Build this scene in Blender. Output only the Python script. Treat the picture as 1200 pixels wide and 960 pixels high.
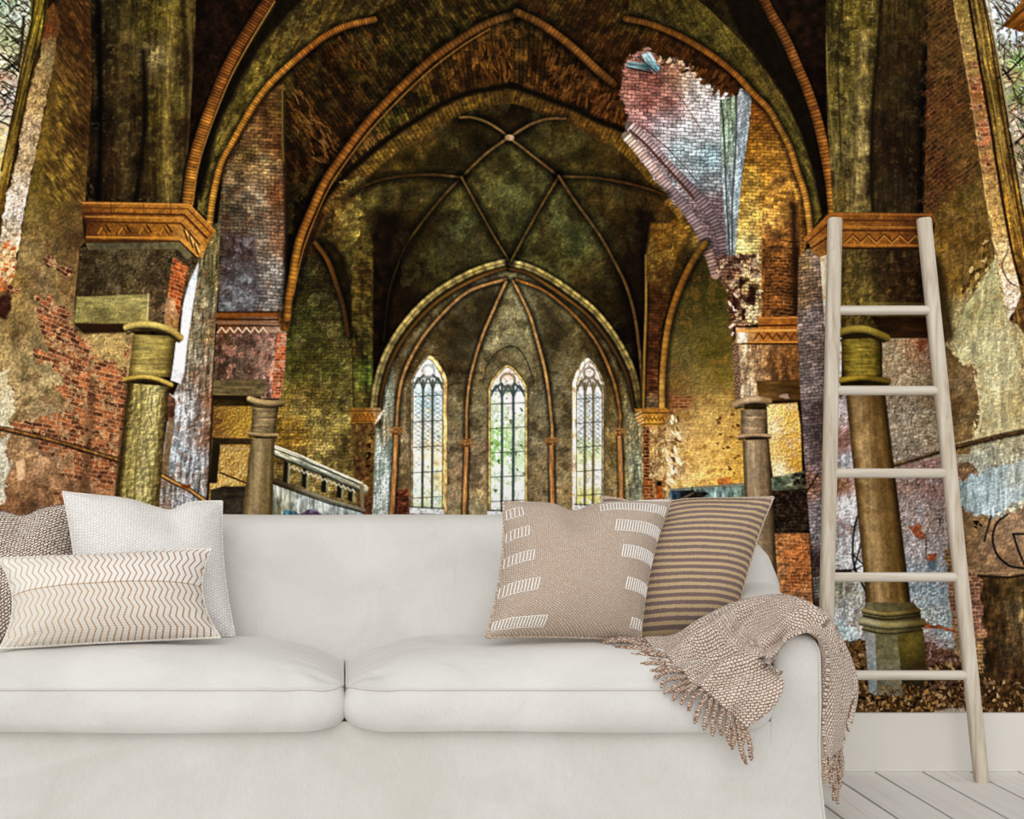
import bpy, bmesh, math, random
import numpy as np
from mathutils import Vector, Matrix

for o in list(bpy.data.objects): bpy.data.objects.remove(o, do_unlink=True)
S = bpy.context.scene
COL = S.collection

# ---------------------------------------------------------------- camera, light, exposure
CAM_D, CAM_H, F = 4.18, 1.0, 1551.0            # metres from the wall, metres above the floor, focal length in pixels of a 1200 px frame
cd = bpy.data.cameras.new('camera')
cam = bpy.data.objects.new('camera', cd); COL.objects.link(cam)
cam.location = (0, -CAM_D, CAM_H); cam.rotation_euler = (math.pi/2, 0, 0)
cd.sensor_width = 36.0; cd.lens = F/1200*36.0
cd.shift_x = (600-404)/1200.0; cd.shift_y = (532-480)/1200.0
S.camera = cam

w = bpy.data.worlds.new('daylight'); S.world = w; w.use_nodes = True
bg = w.node_tree.nodes['Background']; bg.inputs[0].default_value = (1.0, 0.995, 0.985, 1); bg.inputs[1].default_value = 0.82

sd = bpy.data.lights.new('soft_daylight', 'SUN'); sd.energy = 1.20; sd.angle = math.radians(55); sd.color = (1.0, 0.99, 0.975)
so = bpy.data.objects.new('soft_daylight', sd); COL.objects.link(so)
so.rotation_euler = Vector((-0.30, -0.90, 0.50)).to_track_quat('Z', 'Y').to_euler()

S.view_settings.view_transform = 'Standard'; S.view_settings.look = 'None'; S.view_settings.gamma = 1.0
S.view_settings.use_curve_mapping = False; S.view_settings.exposure = 0.0
PRINT_LIGHT = 1.02                             # diffuse light that reaches the wall, as measured on a grey card

# ---------------------------------------------------------------- helpers
def at(px, py, d):
    """point of the room at depth d in front of the wall, read off the photograph"""
    s = F/(CAM_D-d)
    return Vector(((px-404)/s, -d, CAM_H-(py-532)/s))

def srgb(r, g, b):
    f = lambda v: v/12.92 if v <= 0.04045 else ((v+0.055)/1.055)**2.4
    return (f(r/255), f(g/255), f(b/255), 1)

def link(o, parent=None):
    COL.objects.link(o)
    if parent: o.parent = parent
    return o
def tag(o, label=None, cat=None, group=None, kind=None):
    if label: o['label'] = label
    if cat: o['category'] = cat
    if group: o['group'] = group
    if kind: o['kind'] = kind
    return o
def empty(name, loc=(0, 0, 0)):
    o = bpy.data.objects.new(name, None); o.location = loc; o.empty_display_size = 0.1
    return link(o)

def mesh_obj(name, verts, faces, mat, parent=None, uvs=None, smooth=True):
    """verts in world space; uvs one per vertex"""
    me = bpy.data.meshes.new(name)
    me.from_pydata([tuple(v) for v in verts], [], faces)
    if smooth: me.polygons.foreach_set('use_smooth', [True]*len(me.polygons))
    if uvs is not None:
        ul = me.uv_layers.new(name='cloth')
        li = np.empty(len(me.loops), np.int32); me.loops.foreach_get('vertex_index', li)
        ul.data.foreach_set('uv', np.asarray(uvs, np.float32)[li].ravel())
    if mat: me.materials.append(mat)
    me.update()
    o = bpy.data.objects.new(name, me); link(o)
    if parent:
        o.parent = parent; o.matrix_parent_inverse = Matrix.Translation(-Vector(parent.location))
    return o

def bm_obj(name, bm, mat, parent=None, smooth=True):
    me = bpy.data.meshes.new(name); bm.normal_update(); bm.to_mesh(me); bm.free()
    if smooth: me.polygons.foreach_set('use_smooth', [True]*len(me.polygons))
    if mat: me.materials.append(mat)
    o = bpy.data.objects.new(name, me); link(o)
    if parent:
        o.parent = parent; o.matrix_parent_inverse = Matrix.Translation(-Vector(parent.location))
    return o

def box_bm(x0, x1, y0, y1, z0, z1, bev=0.0, seg=2):
    bm = bmesh.new()
    bmesh.ops.create_cube(bm, size=1)
    for v in bm.verts:
        v.co = Vector(((x0+x1)/2+v.co.x*(x1-x0), (y0+y1)/2+v.co.y*(y1-y0), (z0+z1)/2+v.co.z*(z1-z0)))
    if bev: bmesh.ops.bevel(bm, geom=bm.edges[:], offset=bev, segments=seg, profile=0.5, affect='EDGES')
    return bm

def tube(path, radius, seg=8, lobes=0, twist=0.0, amp=0.0, caps=True):
    """tube along a path; radius a number or one per point"""
    verts = []; faces = []; n = len(path)
    path = [Vector(p) for p in path]
    up = Vector((0, 0, 1)); dist = 0; prev = None
    for i, p in enumerate(path):
        t = (path[min(i+1, n-1)]-path[max(i-1, 0)]).normalized()
        if prev is None:
            a = t.cross(up)
            if a.length < 1e-3: a = t.cross(Vector((0, 1, 0)))
            a.normalize()
        else:
            a = (prev-t*prev.dot(t)).normalized()
        prev = a; b = t.cross(a)
        if i: dist += (p-path[i-1]).length
        r = radius[i] if hasattr(radius, '__len__') else radius
        for k in range(seg):
            th = 2*math.pi*k/seg
            rr = r*(1+amp*math.cos(lobes*th-dist*twist)) if lobes else r
            verts.append(p+(a*math.cos(th)+b*math.sin(th))*rr)
    for i in range(n-1):
        for k in range(seg):
            k2 = (k+1) % seg
            faces.append((i*seg+k, i*seg+k2, (i+1)*seg+k2, (i+1)*seg+k))
    if caps:
        faces.append(tuple(range(seg-1, -1, -1))); faces.append(tuple((n-1)*seg+k for k in range(seg)))
    return verts, faces

def cmr(pts, t):
    """Catmull-Rom through pts (numpy rows) at t in 0..1"""
    pts = np.asarray(pts, float); n = len(pts)-1
    x = min(max(t, 0), 1)*n; i = min(int(x), n-1); f = x-i
    p0 = pts[i-1] if i > 0 else 2*pts[0]-pts[1]
    p1 = pts[i]; p2 = pts[i+1]; p3 = pts[i+2] if i+2 <= n else 2*pts[n]-pts[n-1]
    return 0.5*((2*p1)+(-p0+p2)*f+(2*p0-5*p1+4*p2-p3)*f*f+(-p0+3*p1-3*p2+p3)*f**3)

# ---------------------------------------------------------------- materials
class NT:
    """small wrapper that builds node trees"""
    def __init__(s, name):
        s.m = bpy.data.materials.new(name); s.m.use_nodes = True
        s.t = s.m.node_tree; s.b = s.t.nodes['Principled BSDF']
    def n(s, kind, **kw):
        o = s.t.nodes.new('ShaderNode'+kind)
        for k, v in kw.items(): setattr(o, k, v)
        return o
    def l(s, a, b): s.t.links.new(a, b)
    def math(s, op, a, b=None, c=None):
        o = s.n('Math', operation=op)
        for i, v in enumerate((a, b, c)):
            if v is None: continue
            if isinstance(v, (int, float)): o.inputs[i].default_value = v
            else: s.l(v, o.inputs[i])
        return o.outputs[0]
    def mix(s, fac, a, b, blend='MIX'):
        o = s.n('Mix', data_type='RGBA', blend_type=blend)
        for i, v in ((0, fac), (6, a), (7, b)):
            if isinstance(v, (int, float)): o.inputs[i].default_value = v
            elif isinstance(v, tuple): o.inputs[i].default_value = v
            else: s.l(v, o.inputs[i])
        return o.outputs[2]
    def noise(s, vec, scale, detail=4, rough=0.55, dist=0.0):
        o = s.n('TexNoise'); o.inputs['Scale'].default_value = scale; o.inputs['Detail'].default_value = detail
        o.inputs['Roughness'].default_value = rough; o.inputs['Distortion'].default_value = dist
        if vec is not None: s.l(vec, o.inputs['Vector'])
        return o.outputs['Fac']
    def coord(s, out='Object', scale=None, rot=None):
        c = s.n('TexCoord').outputs[out]
        if scale or rot:
            m = s.n('Mapping')
            if scale: m.inputs['Scale'].default_value = scale
            if rot: m.inputs['Rotation'].default_value = rot
            s.l(c, m.inputs['Vector']); c = m.outputs[0]
        return c
    def uv(s, rot=0.0):
        u = s.n('UVMap'); u.uv_map = 'cloth'
        m = s.n('Mapping'); m.inputs['Rotation'].default_value = (0, 0, rot); s.l(u.outputs[0], m.inputs['Vector'])
        return m.outputs[0]
    def ramp(s, fac, *stops):
        o = s.n('ValToRGB'); e = o.color_ramp.elements
        while len(e) < len(stops): e.new(0.5)
        for k, (p, c) in enumerate(stops): e[k].position = p; e[k].color = c
        s.l(fac, o.inputs[0]); return o.outputs[0]
    def bump(s, h, strength=0.3, dist=0.01, normal=None):
        o = s.n('Bump'); o.inputs['Strength'].default_value = strength; o.inputs['Distance'].default_value = dist
        s.l(h, o.inputs['Height'])
        if normal is not None: s.l(normal, o.inputs['Normal'])
        return o.outputs[0]
    def done(s, color, rough=0.8, normal=None, spec=0.3):
        if isinstance(color, tuple): s.b.inputs['Base Color'].default_value = color
        else: s.l(color, s.b.inputs['Base Color'])
        s.b.inputs['Roughness'].default_value = rough
        s.b.inputs['Specular IOR Level'].default_value = spec
        if normal is not None: s.l(normal, s.b.inputs['Normal'])
        return s.m

def mat_linen(name, c1, c2):
    t = NT(name); c = t.coord('Object')
    big = t.ramp(t.noise(c, 3.2, 4, 0.6, 0.6), (0.36, (0, 0, 0, 1)), (0.64, (1, 1, 1, 1))); fine = t.noise(t.coord('Object', scale=(1, 1, 7)), 60, 3); warp = t.noise(t.coord('Object', scale=(9, 9, 1)), 60, 2)
    colr = t.mix(big, c1, c2)
    slub = t.ramp(warp, (0.32, (0.90, 0.895, 0.87, 1)), (0.6, (1.01, 1.01, 1.01, 1)))
    colr = t.mix(0.55, colr, slub, 'MULTIPLY')
    weave = t.math('ADD', t.noise(t.coord('Object', scale=(1, 1, .15)), 420, 1), t.noise(t.coord('Object', scale=(.15, .15, 1)), 420, 1))
    nb = t.bump(weave, 0.22, 0.002); nb = t.bump(t.noise(t.coord('Object', scale=(1, 1, .6)), 6, 3, .55, .8), 0.30, 0.035, nb)
    t.b.inputs['Sheen Weight'].default_value = 0.15
    return t.done(colr, 0.95, nb, 0.15)

def mat_paint(name, c, bump=0.02):
    t = NT(name); n = t.noise(t.coord('Object'), 30, 3)
    return t.done(t.mix(n, c, tuple(v*0.97 for v in c[:3])+(1,)), 0.55, t.bump(n, bump, 0.005), 0.35)

def mat_wood(name, dark, mid, lite, axis='z', rough=0.6):
    t = NT(name)
    sc = {'z': (38, 38, 1.6), 'y': (30, 1.2, 30), 'x': (1.6, 38, 38)}[axis]
    c = t.coord('Object', scale=sc)
    info = t.n('ObjectInfo').outputs['Random']
    off = t.n('VectorMath', operation='ADD'); t.l(c, off.inputs[0])
    cx = t.n('CombineXYZ'); t.l(t.math('MULTIPLY', info, 37.0), cx.inputs[0]); t.l(t.math('MULTIPLY', info, 19.0), cx.inputs[1]); t.l(cx.outputs[0], off.inputs[1])
    g = t.noise(off.outputs[0], 1.6, 6, 0.6, 0.6)
    colr = t.ramp(g, (0.30, dark), (0.46, mid), (0.68, lite))
    hv = t.math('MULTIPLY_ADD', info, 0.06, 0.97)
    h = t.n('HueSaturation'); t.l(hv, h.inputs['Value']); t.l(colr, h.inputs['Color'])
    return t.done(h.outputs[0], rough, t.bump(g, 0.12, 0.004), 0.3)

def mat_basket(name, thread, thread2, gap, bw, bh, gapw, rot, bump=0.5, squash=1.0):
    """woven or knitted cloth: staggered stitches over darker gaps"""
    t = NT(name); v = t.uv(rot)
    wv = t.n('VectorMath', operation='MULTIPLY_ADD')
    nz = t.n('TexNoise'); nz.inputs['Scale'].default_value = 120; nz.inputs['Detail'].default_value = 1; t.l(v, nz.inputs['Vector'])
    t.l(nz.outputs['Color'], wv.inputs[0]); wv.inputs[1].default_value = (bw*0.7, bh*0.8, 0); t.l(v, wv.inputs[2])
    b = t.n('TexBrick'); b.offset = 0.5; b.inputs['Scale'].default_value = 1.0
    b.inputs['Color1'].default_value = thread; b.inputs['Color2'].default_value = thread2; b.inputs['Mortar'].default_value = gap
    b.inputs['Mortar Size'].default_value = gapw; b.inputs['Mortar Smooth'].default_value = 0.3; b.inputs['Bias'].default_value = 0.0
    b.inputs['Brick Width'].default_value = bw; b.inputs['Row Height'].default_value = bh
    t.l(wv.outputs[0], b.inputs['Vector'])
    f = t.noise(v, 700, 2)
    colr = t.mix(0.35, b.outputs['Color'], t.ramp(f, (0.3, (0.84, 0.83, 0.82, 1)), (0.7, (1.05, 1.05, 1.05, 1))), 'MULTIPLY')
    inv = t.math('SUBTRACT', 1.0, b.outputs['Fac'])
    t.b.inputs['Sheen Weight'].default_value = 0.1
    return t.done(colr, 0.95, t.bump(inv, bump, 0.004), 0.1)
# ---------------------------------------------------------------- the room: wall, baseboard, floorboards
M_wall = mat_paint('wall_paint', srgb(214, 209, 201))
M_base = mat_paint('baseboard_paint', srgb(216, 212, 205))
M_under = mat_paint('floor_gap', srgb(10, 9, 8))
M_plank = mat_wood('whitewashed_boards', srgb(206, 202, 196), srgb(219, 215, 210), srgb(226, 223, 218), 'y', 0.5)

o = bm_obj('wall_back', box_bm(-2.3, 3.3, 0.0, 0.12, 0.0, 3.0), M_wall, smooth=False); tag(o, 'plain back wall that carries the mural', kind='structure')
o = bm_obj('baseboard_back', box_bm(-2.3, 3.3, -0.018, 0.0, 0.0, 0.184, 0.002), M_base, smooth=False); tag(o, 'wide flat white baseboard under the mural', kind='structure')
fl = bm_obj('floor', box_bm(-2.3, 3.3, -4.9, 0.0, -0.08, -0.034), M_under, smooth=False); tag(fl, 'floor of white painted boards running towards the wall', kind='structure')
PW, X0 = 0.1505, 1.667
pm = None
for k in range(-26, 11):
    xa = X0+k*PW
    if pm is None:
        pl = bm_obj('floor_plank', box_bm(0.0046, PW-0.0046, -4.88, 0.0, -0.034, 0.0, 0.0012, 1), M_plank, smooth=False); pm = pl.data
    else:
        pl = link(bpy.data.objects.new('floor_plank', pm))
    pl.location = (xa, 0, 0); pl.parent = fl
# ---------------------------------------------------------------- mural print: painter
_rng = np.random.RandomState(11)
TAB = _rng.rand(256, 256).astype(np.float32)

def vnoise(x, y, seed=0):
    x = x + seed*17.31; y = y + seed*9.77
    xf = np.floor(x); yf = np.floor(y)
    fx = x-xf; fy = y-yf
    xi = xf.astype(np.int32) & 255; yi = yf.astype(np.int32) & 255
    x1 = (xi+1) & 255; y1 = (yi+1) & 255
    fx = fx*fx*(3-2*fx); fy = fy*fy*(3-2*fy)
    a = TAB[yi, xi]; b = TAB[yi, x1]; c = TAB[y1, xi]; d = TAB[y1, x1]
    return (a+(b-a)*fx)*(1-fy)+(c+(d-c)*fx)*fy

def fbm(x, y, octv=4, seed=0, gain=0.55):
    t = 0; a = 1; s = 0
    for k in range(octv):
        t = t+a*(vnoise(x, y, seed+k*3)*2-1); s += a*a
        x = x*2.03+3.1; y = y*2.03+1.7; a *= gain
    return t/math.sqrt(s)*1.55          # roughly -1..1 and a bit over

def sstep(a, b, x):
    t = np.clip((x-a)/(b-a), 0, 1)
    return t*t*(3-2*t)

def catmull(pts, n=8):
    p = [np.array(q, float) for q in pts]
    p = [2*p[0]-p[1]]+p+[2*p[-1]-p[-2]]
    out = []
    for i in range(1, len(p)-2):
        for k in range(n):
            t = k/n
            out.append(0.5*((2*p[i])+(-p[i-1]+p[i+1])*t+(2*p[i-1]-5*p[i]+4*p[i+1]-p[i+2])*t*t+(-p[i-1]+3*p[i]-3*p[i+1]+p[i+2])*t**3))
    out.append(p[-2])
    return [(float(q[0]), float(q[1])) for q in out]

class Canvas:
    def __init__(s, x0, y0, x1, y1, step):
        s.x0, s.y0, s.step = x0, y0, step; s.sx = s.sy = step
        xs = np.arange(x0, x1+step*0.5, step, dtype=np.float32)
        ys = np.arange(y0, y1+step*0.5, step, dtype=np.float32)
        s.X, s.Y = np.meshgrid(xs, ys)
        s.C = np.zeros(s.X.shape+(3,), np.float32)
        s.R = np.zeros(s.X.shape, np.int16)
    def box(s, xa, ya, xb, yb):
        h, w = s.X.shape
        i0 = max(0, int((xa-s.x0)/s.sx)); i1 = min(w, int((xb-s.x0)/s.sx)+2)
        j0 = max(0, int((ya-s.y0)/s.sy)); j1 = min(h, int((yb-s.y0)/s.sy)+2)
        if i1 <= i0 or j1 <= j0: return None
        return (slice(j0, j1), slice(i0, i1))

PARTS = ['printed_vault']
PARTIDX = {'printed_vault': 0}
def part_id(name):
    if name not in PARTIDX:
        PARTIDX[name] = len(PARTS); PARTS.append(name)
    return PARTIDX[name]

def sdpoly(x, y, poly):
    """signed distance, positive inside"""
    d = np.full(x.shape, 1e9, np.float32); inside = np.zeros(x.shape, bool)
    n = len(poly)
    for i in range(n):
        ax, ay = poly[i]; bx, by = poly[(i+1) % n]
        ex, ey = bx-ax, by-ay
        L = ex*ex+ey*ey+1e-9
        t = np.clip(((x-ax)*ex+(y-ay)*ey)/L, 0, 1)
        dx = x-ax-t*ex; dy = y-ay-t*ey
        d = np.minimum(d, dx*dx+dy*dy)
        if ay != by:
            c = ((ay > y) != (by > y)) & (x < (bx-ax)*(y-ay)/(by-ay)+ax)
            inside ^= c
    d = np.sqrt(d)
    return np.where(inside, d, -d)

def G(*pts):
    """colour field through control points (x, y, (r,g,b)), or one flat colour"""
    if len(pts) == 3 and not isinstance(pts[0], tuple):
        c = np.array(pts, np.float32)/255
        return lambda x, y: np.broadcast_to(c, x.shape+(3,)).copy()
    P = [(a, b, np.array(c, np.float32)/255) for a, b, c in pts]
    def f(x, y):
        num = np.zeros(x.shape+(3,), np.float32); den = np.zeros(x.shape, np.float32)
        for a, b, c in P:
            w = 1.0/((x-a)**2+(y-b)**2+60.0)**1.4
            num += w[..., None]*c; den += w
        return num/den[..., None]
    return f
def col(c):
    if callable(c): return c
    return G(*c)

def brickuv(x, y, ang, bw, bh, ang2=None, seed=0, warp=0.8):
    a = math.radians(ang); b = math.radians(ang2 if ang2 is not None else ang+90)
    ux, uy, vx, vy = math.cos(a), math.sin(a), math.cos(b), math.sin(b)
    det = ux*vy-uy*vx
    x = x+warp*fbm(x/14, y/14, 2, seed+5); y = y+warp*fbm(x/14, y/14, 2, seed+8)
    u = (x*vy-y*vx)/det; v = (-x*uy+y*ux)/det
    return brick_cells(u, v, bw, bh)
def brick_cells(u, v, bw, bh, mo=0.17):
    r = np.floor(v/bh); fv = v/bh-r
    u = u/bw+0.5*(r % 2)
    c = np.floor(u); fu = u-c
    rnd = TAB[(r.astype(np.int32)*7) & 255, (c.astype(np.int32)*13+r.astype(np.int32)*5) & 255]
    ev = np.minimum(fv, 1-fv)*bh; eu = np.minimum(fu, 1-fu)*bw
    m = sstep(0.0, 1.3, np.minimum(ev, eu)+0.25)
    return m, rnd
def brickpolar(x, y, cx, cy, bw, bh):
    dx, dy = x-cx, y-cy
    r = np.sqrt(dx*dx+dy*dy); a = np.arctan2(dy, dx)
    return brick_cells(r, a*300.0, bw, bh)

def tex_apply(c, x, y, tex, seed):
    """tex: list of tuples, applied in turn"""
    for t in tex:
        k = t[0]
        if k == 'm':           # mottle: amp, scale
            c = c*np.exp((0.62 if t[2] < 7 else .85)*t[1]*fbm(x/t[2], y/t[2], 4, seed))[..., None]
        elif k == 's':         # streak: amp, sx, sy, angle
            a = math.radians(t[4] if len(t) > 4 else 0)
            u = x*math.cos(a)+y*math.sin(a); v = -x*math.sin(a)+y*math.cos(a)
            c = c*np.exp(0.75*t[1]*fbm(u/t[2], v/t[3], 3, seed+2))[..., None]
        elif k == 'b':         # bricks: amp dark mortar(<0)/light(>0), ang, bw, bh, ang2, var
            m, r = brickuv(x, y, t[2], t[3], t[4], t[5], seed)
            c = c*(1+t[1]*(1-m))[..., None]*(1+t[6]*(r-0.5))[..., None]
        elif k == 'B':         # bricks with a mortar colour: mortar, ang, bw, bh, ang2, var
            m, r = brickuv(x, y, t[2], t[3], t[4], t[5], seed)
            mo = col(t[1])(x, y)
            c = c*(1+t[6]*(r-0.5))[..., None]
            w = (1-m)*0.85
            c = c*(1-w[..., None])+mo*w[..., None]
        elif k == 'p':         # polar bricks: amp, cx, cy, bw, bh, var
            m, r = brickpolar(x, y, t[2], t[3], t[4], t[5])
            c = c*(1+t[1]*(1-m))[..., None]*(1+t[6]*(r-0.5))[..., None]
        elif k == 'o':         # blotches of another colour: colour, threshold, scale, alpha
            n = fbm(x/t[3], y/t[3], 4, seed+11)
            w = sstep(t[2]-0.16, t[2]+0.20, n)*t[4]*0.68
            c = c*(1-w[..., None])+col(t[1])(x, y)*w[..., None]
        elif k == 'ob':        # blotches of brickwork: colour, threshold, scale, alpha, ang, bw, bh, ang2
            n = fbm(x/t[3], y/t[3], 4, seed+19)
            m, r = brickuv(x, y, t[5], t[6], t[7], t[8], seed)
            n = n+0.5*(r-0.5)
            w = sstep(t[2]-0.1, t[2]+0.1, n)*t[4]
            bc = col(t[1])(x, y)*(1+0.5*(r-0.5))[..., None]
            mc = c*1.0
            bc = mc*(1-m[..., None])+bc*m[..., None]
            c = c*(1-w[..., None])+bc*w[..., None]
        elif k == 'c':         # fine cracks / pits: amp, scale
            n = np.abs(fbm(x/t[2], y/t[2], 3, seed+23))
            c = c*(1-t[1]*sstep(0.10, 0.0, n))[..., None]
        elif k == 'e':         # embossed relief lit from upper left: amp, scale
            n1 = fbm(x/t[2], y/t[2], 3, seed+31); n2 = fbm((x+1.3)/t[2], (y+1.3)/t[2], 3, seed+31)
            c = c*np.exp(np.clip(0.09*t[1]*(n1-n2), -0.4, 0.4))[..., None]
    return c

_seed = [0]
def fill(cv, poly, color, tex=(), soft=0.9, jag=0.0, jscale=9.0, alpha=1.0, part=None, smooth=False):
    _seed[0] += 7
    sd = _seed[0] % 97
    if smooth: poly = catmull(list(poly)+[poly[0]], 6)[:-1]
    pad = soft*2+jag*2+2
    xs = [p[0] for p in poly]; ys = [p[1] for p in poly]
    b = cv.box(min(xs)-pad, min(ys)-pad, max(xs)+pad, max(ys)+pad)
    if b is None: return
    x = cv.X[b]; y = cv.Y[b]
    d = sdpoly(x, y, poly)
    if jag: d = d+jag*fbm(x/jscale, y/jscale, 4, sd+3)
    sf = max(soft, cv.step*0.6)
    w = np.clip(0.5+d/(2*sf), 0, 1)*alpha
    if part: cv.R[b] = np.where(w > 0.5, part_id(part), cv.R[b])
    c = tex_apply(col(color)(x, y), x, y, tex, sd)
    cv.C[b] = cv.C[b]*(1-w[..., None])+c*w[..., None]

def pathdist(cv, pts, pad):
    xs = [p[0] for p in pts]; ys = [p[1] for p in pts]
    b = cv.box(min(xs)-pad, min(ys)-pad, max(xs)+pad, max(ys)+pad)
    if b is None: return None
    x = cv.X[b]; y = cv.Y[b]
    D = np.full(x.shape, 1e9, np.float32); S = np.zeros(x.shape, np.float32); A = np.zeros(x.shape, np.float32)
    arc = 0.0
    for (ax, ay), (bx, by) in zip(pts[:-1], pts[1:]):
        ex, ey = bx-ax, by-ay; L = math.hypot(ex, ey)
        if L < 1e-6: continue
        i0 = max(0, int((min(ax, bx)-pad-x[0, 0])/cv.sx)); i1 = int((max(ax, bx)+pad-x[0, 0])/cv.sx)+2
        j0 = max(0, int((min(ay, by)-pad-y[0, 0])/cv.sy)); j1 = int((max(ay, by)+pad-y[0, 0])/cv.sy)+2
        q = (slice(j0, max(j1, 0)), slice(i0, max(i1, 0)))
        xx = x[q]; yy = y[q]
        if xx.size == 0: arc += L; continue
        t = np.clip(((xx-ax)*ex+(yy-ay)*ey)/(L*L), 0, 1)
        dx = xx-ax-t*ex; dy = yy-ay-t*ey
        dd = np.sqrt(dx*dx+dy*dy)
        sg = (ex*dy-ey*dx)/L
        better = dd < D[q]
        D[q] = np.where(better, dd, D[q]); S[q] = np.where(better, sg, S[q]); A[q] = np.where(better, arc+t*L, A[q])
        arc += L
    return b, x, y, D, S, A

def rib(cv, pts, w, color, tick=0.0, hi=0.0, shadow=0.0, tex=(), soft=0.8, part=None, smooth=True, tickamp=0.3, w2=None, alpha=1.0, round_=0.45, lo=0.0):
    """moulded rib: w full width; hi -1..1 where the lit side lies (positive: right of travel direction)"""
    _seed[0] += 7
    sd = _seed[0] % 97
    if smooth: pts = catmull(pts, 7)
    r = w/2.0
    got = pathdist(cv, pts, max(r, (w2 or w)/2)+shadow+3)
    if got is None: return
    b, x, y, D, S, A = got
    tot = sum(math.hypot(q[0]-p[0], q[1]-p[1]) for p, q in zip(pts[:-1], pts[1:]))
    if w2: rr = (r+(w2/2-r)*np.clip(A/tot, 0, 1))
    else: rr = r
    c = cv.C[b]
    if shadow:
        sh = np.clip(1-(D-rr)/shadow, 0, 1)*0.6
        c = c*(1-sh[..., None])
    s = np.clip(S/rr, -1.1, 1.1)
    k = 1+round_*(0.55-(s-hi)**2)
    if lo: k = k*(1-lo*sstep(0.5, 1.0, -s*np.sign(hi if hi else 1)))
    if tick:
        ph = A/tick; ph = ph-np.floor(ph)
        cell = TAB[(np.floor(A/tick)).astype(np.int32) & 255, 9]
        k = k*(1-tickamp*sstep(0.3, 0.0, np.minimum(ph, 1-ph)))*(0.85+0.3*cell)
    base = col(color)(x, y)
    if part and ('rib' in part): base = base*np.array([0.86, 0.90, 0.98], np.float32)
    rc = tex_apply(base*k[..., None], x, y, tex, sd)
    sf = max(soft, cv.step*0.6)
    ww = np.clip(0.5+(rr-D)/(2*sf), 0, 1)*alpha
    if part: cv.R[b] = np.where(ww > 0.5, part_id(part), cv.R[b])
    cv.C[b] = c*(1-ww[..., None])+rc*ww[..., None]

def line(cv, pts, w, color, alpha=1.0, smooth=False, soft=0.7, part=None):
    rib(cv, pts, w, color, round_=0.0, soft=soft, part=part, smooth=smooth, alpha=alpha)

def scatter(cv, poly, n, cols, smin, smax, seed=1, alpha=1.0, ang=None, aspect=2.2):
    """n small angular flakes inside a polygon (leaves, chips)"""
    rg = np.random.RandomState(seed)
    xs = [p[0] for p in poly]; ys = [p[1] for p in poly]
    px = rg.uniform(min(xs), max(xs), n*3).astype(np.float32); py = rg.uniform(min(ys), max(ys), n*3).astype(np.float32)
    ins = sdpoly(px, py, poly) > 0
    px = px[ins][:n]; py = py[ins][:n]
    for k in range(len(px)):
        s = rg.uniform(smin, smax); a = rg.uniform(0, 6.28) if ang is None else math.radians(ang)+rg.normal(0, 0.3)
        c = np.array(cols[rg.randint(len(cols))], np.float32)/255
        b = cv.box(px[k]-s-1, py[k]-s-1, px[k]+s+1, py[k]+s+1)
        if b is None: continue
        dx = cv.X[b]-px[k]; dy = cv.Y[b]-py[k]
        u = dx*math.cos(a)+dy*math.sin(a); v = (-dx*math.sin(a)+dy*math.cos(a))*aspect
        w = np.clip((s-np.sqrt(u*u+v*v))/0.8, 0, 1)*alpha
        cv.C[b] = cv.C[b]*(1-w[..., None])+c*w[..., None]
# ---------------------------------------------------------------- mural print: the picture on the paper
def P(*v): return list(zip(v[0::2], v[1::2]))

def column(cv, poly, dark, mid, lite, tex, part, hi=0.35):
    """shaded printed column shaft: poly = left-top, right-top, right-bottom, left-bottom"""
    (ax, ay), (bx, by), (cx, cy), (dx, dy) = poly
    da, mi, li = [np.array(c, np.float32)/255 for c in (dark, mid, lite)]
    def f(x, y):
        t = (y-ay)/(dy-ay)
        l = ax+(dx-ax)*t; r = bx+(cx-bx)*t
        u = np.clip((x-l)/(r-l), 0, 1)
        w = np.exp(-((u-hi)/0.26)**2)[..., None]
        e = sstep(0.78, 1.0, u)[..., None]*0.8+sstep(0.2, 0.0, u)[..., None]*0.5
        c = mi*(1-w)+li*w
        return c*(1-e)+da*e
    fill(cv, poly, f, tex, part=part)

def band(cv, pts, w, c, part=None, hi=0.0, tex=(), tick=0):
    rib(cv, pts, w, c, hi=hi, part=part, smooth=False, round_=0.5, tex=tex, tick=tick)

def lattice(cv, poly, n, seed, cols, w=1.0, dirs=(35, -40)):
    """leaded window net / twigs: thin dark lines"""
    rg = np.random.RandomState(seed)
    xs = [p[0] for p in poly]; ys = [p[1] for p in poly]
    for k in range(n):
        x = rg.uniform(min(xs), max(xs)); y = rg.uniform(min(ys), max(ys))
        if sdpoly(np.array([[x]]), np.array([[y]]), poly)[0, 0] < 2: continue
        a = math.radians(dirs[k % len(dirs)]+rg.normal(0, 14)); L = rg.uniform(4, 12)
        line(cv, [(x-L*math.cos(a), y-L*math.sin(a)), (x+L*0.2, y+rg.uniform(-2, 2)), (x+L*math.cos(a), y+L*math.sin(a))], w, cols[rg.randint(len(cols))], 0.8)

def zigzag(cv, x0, y0, x1, y1, h, n, c, w=1.3):
    pts = []
    for k in range(2*n+1):
        t = k/(2*n)
        pts.append((x0+(x1-x0)*t, y0+(y1-y0)*t+(h/2 if k % 2 == 0 else -h/2)))
    line(cv, pts, w, c)

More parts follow.
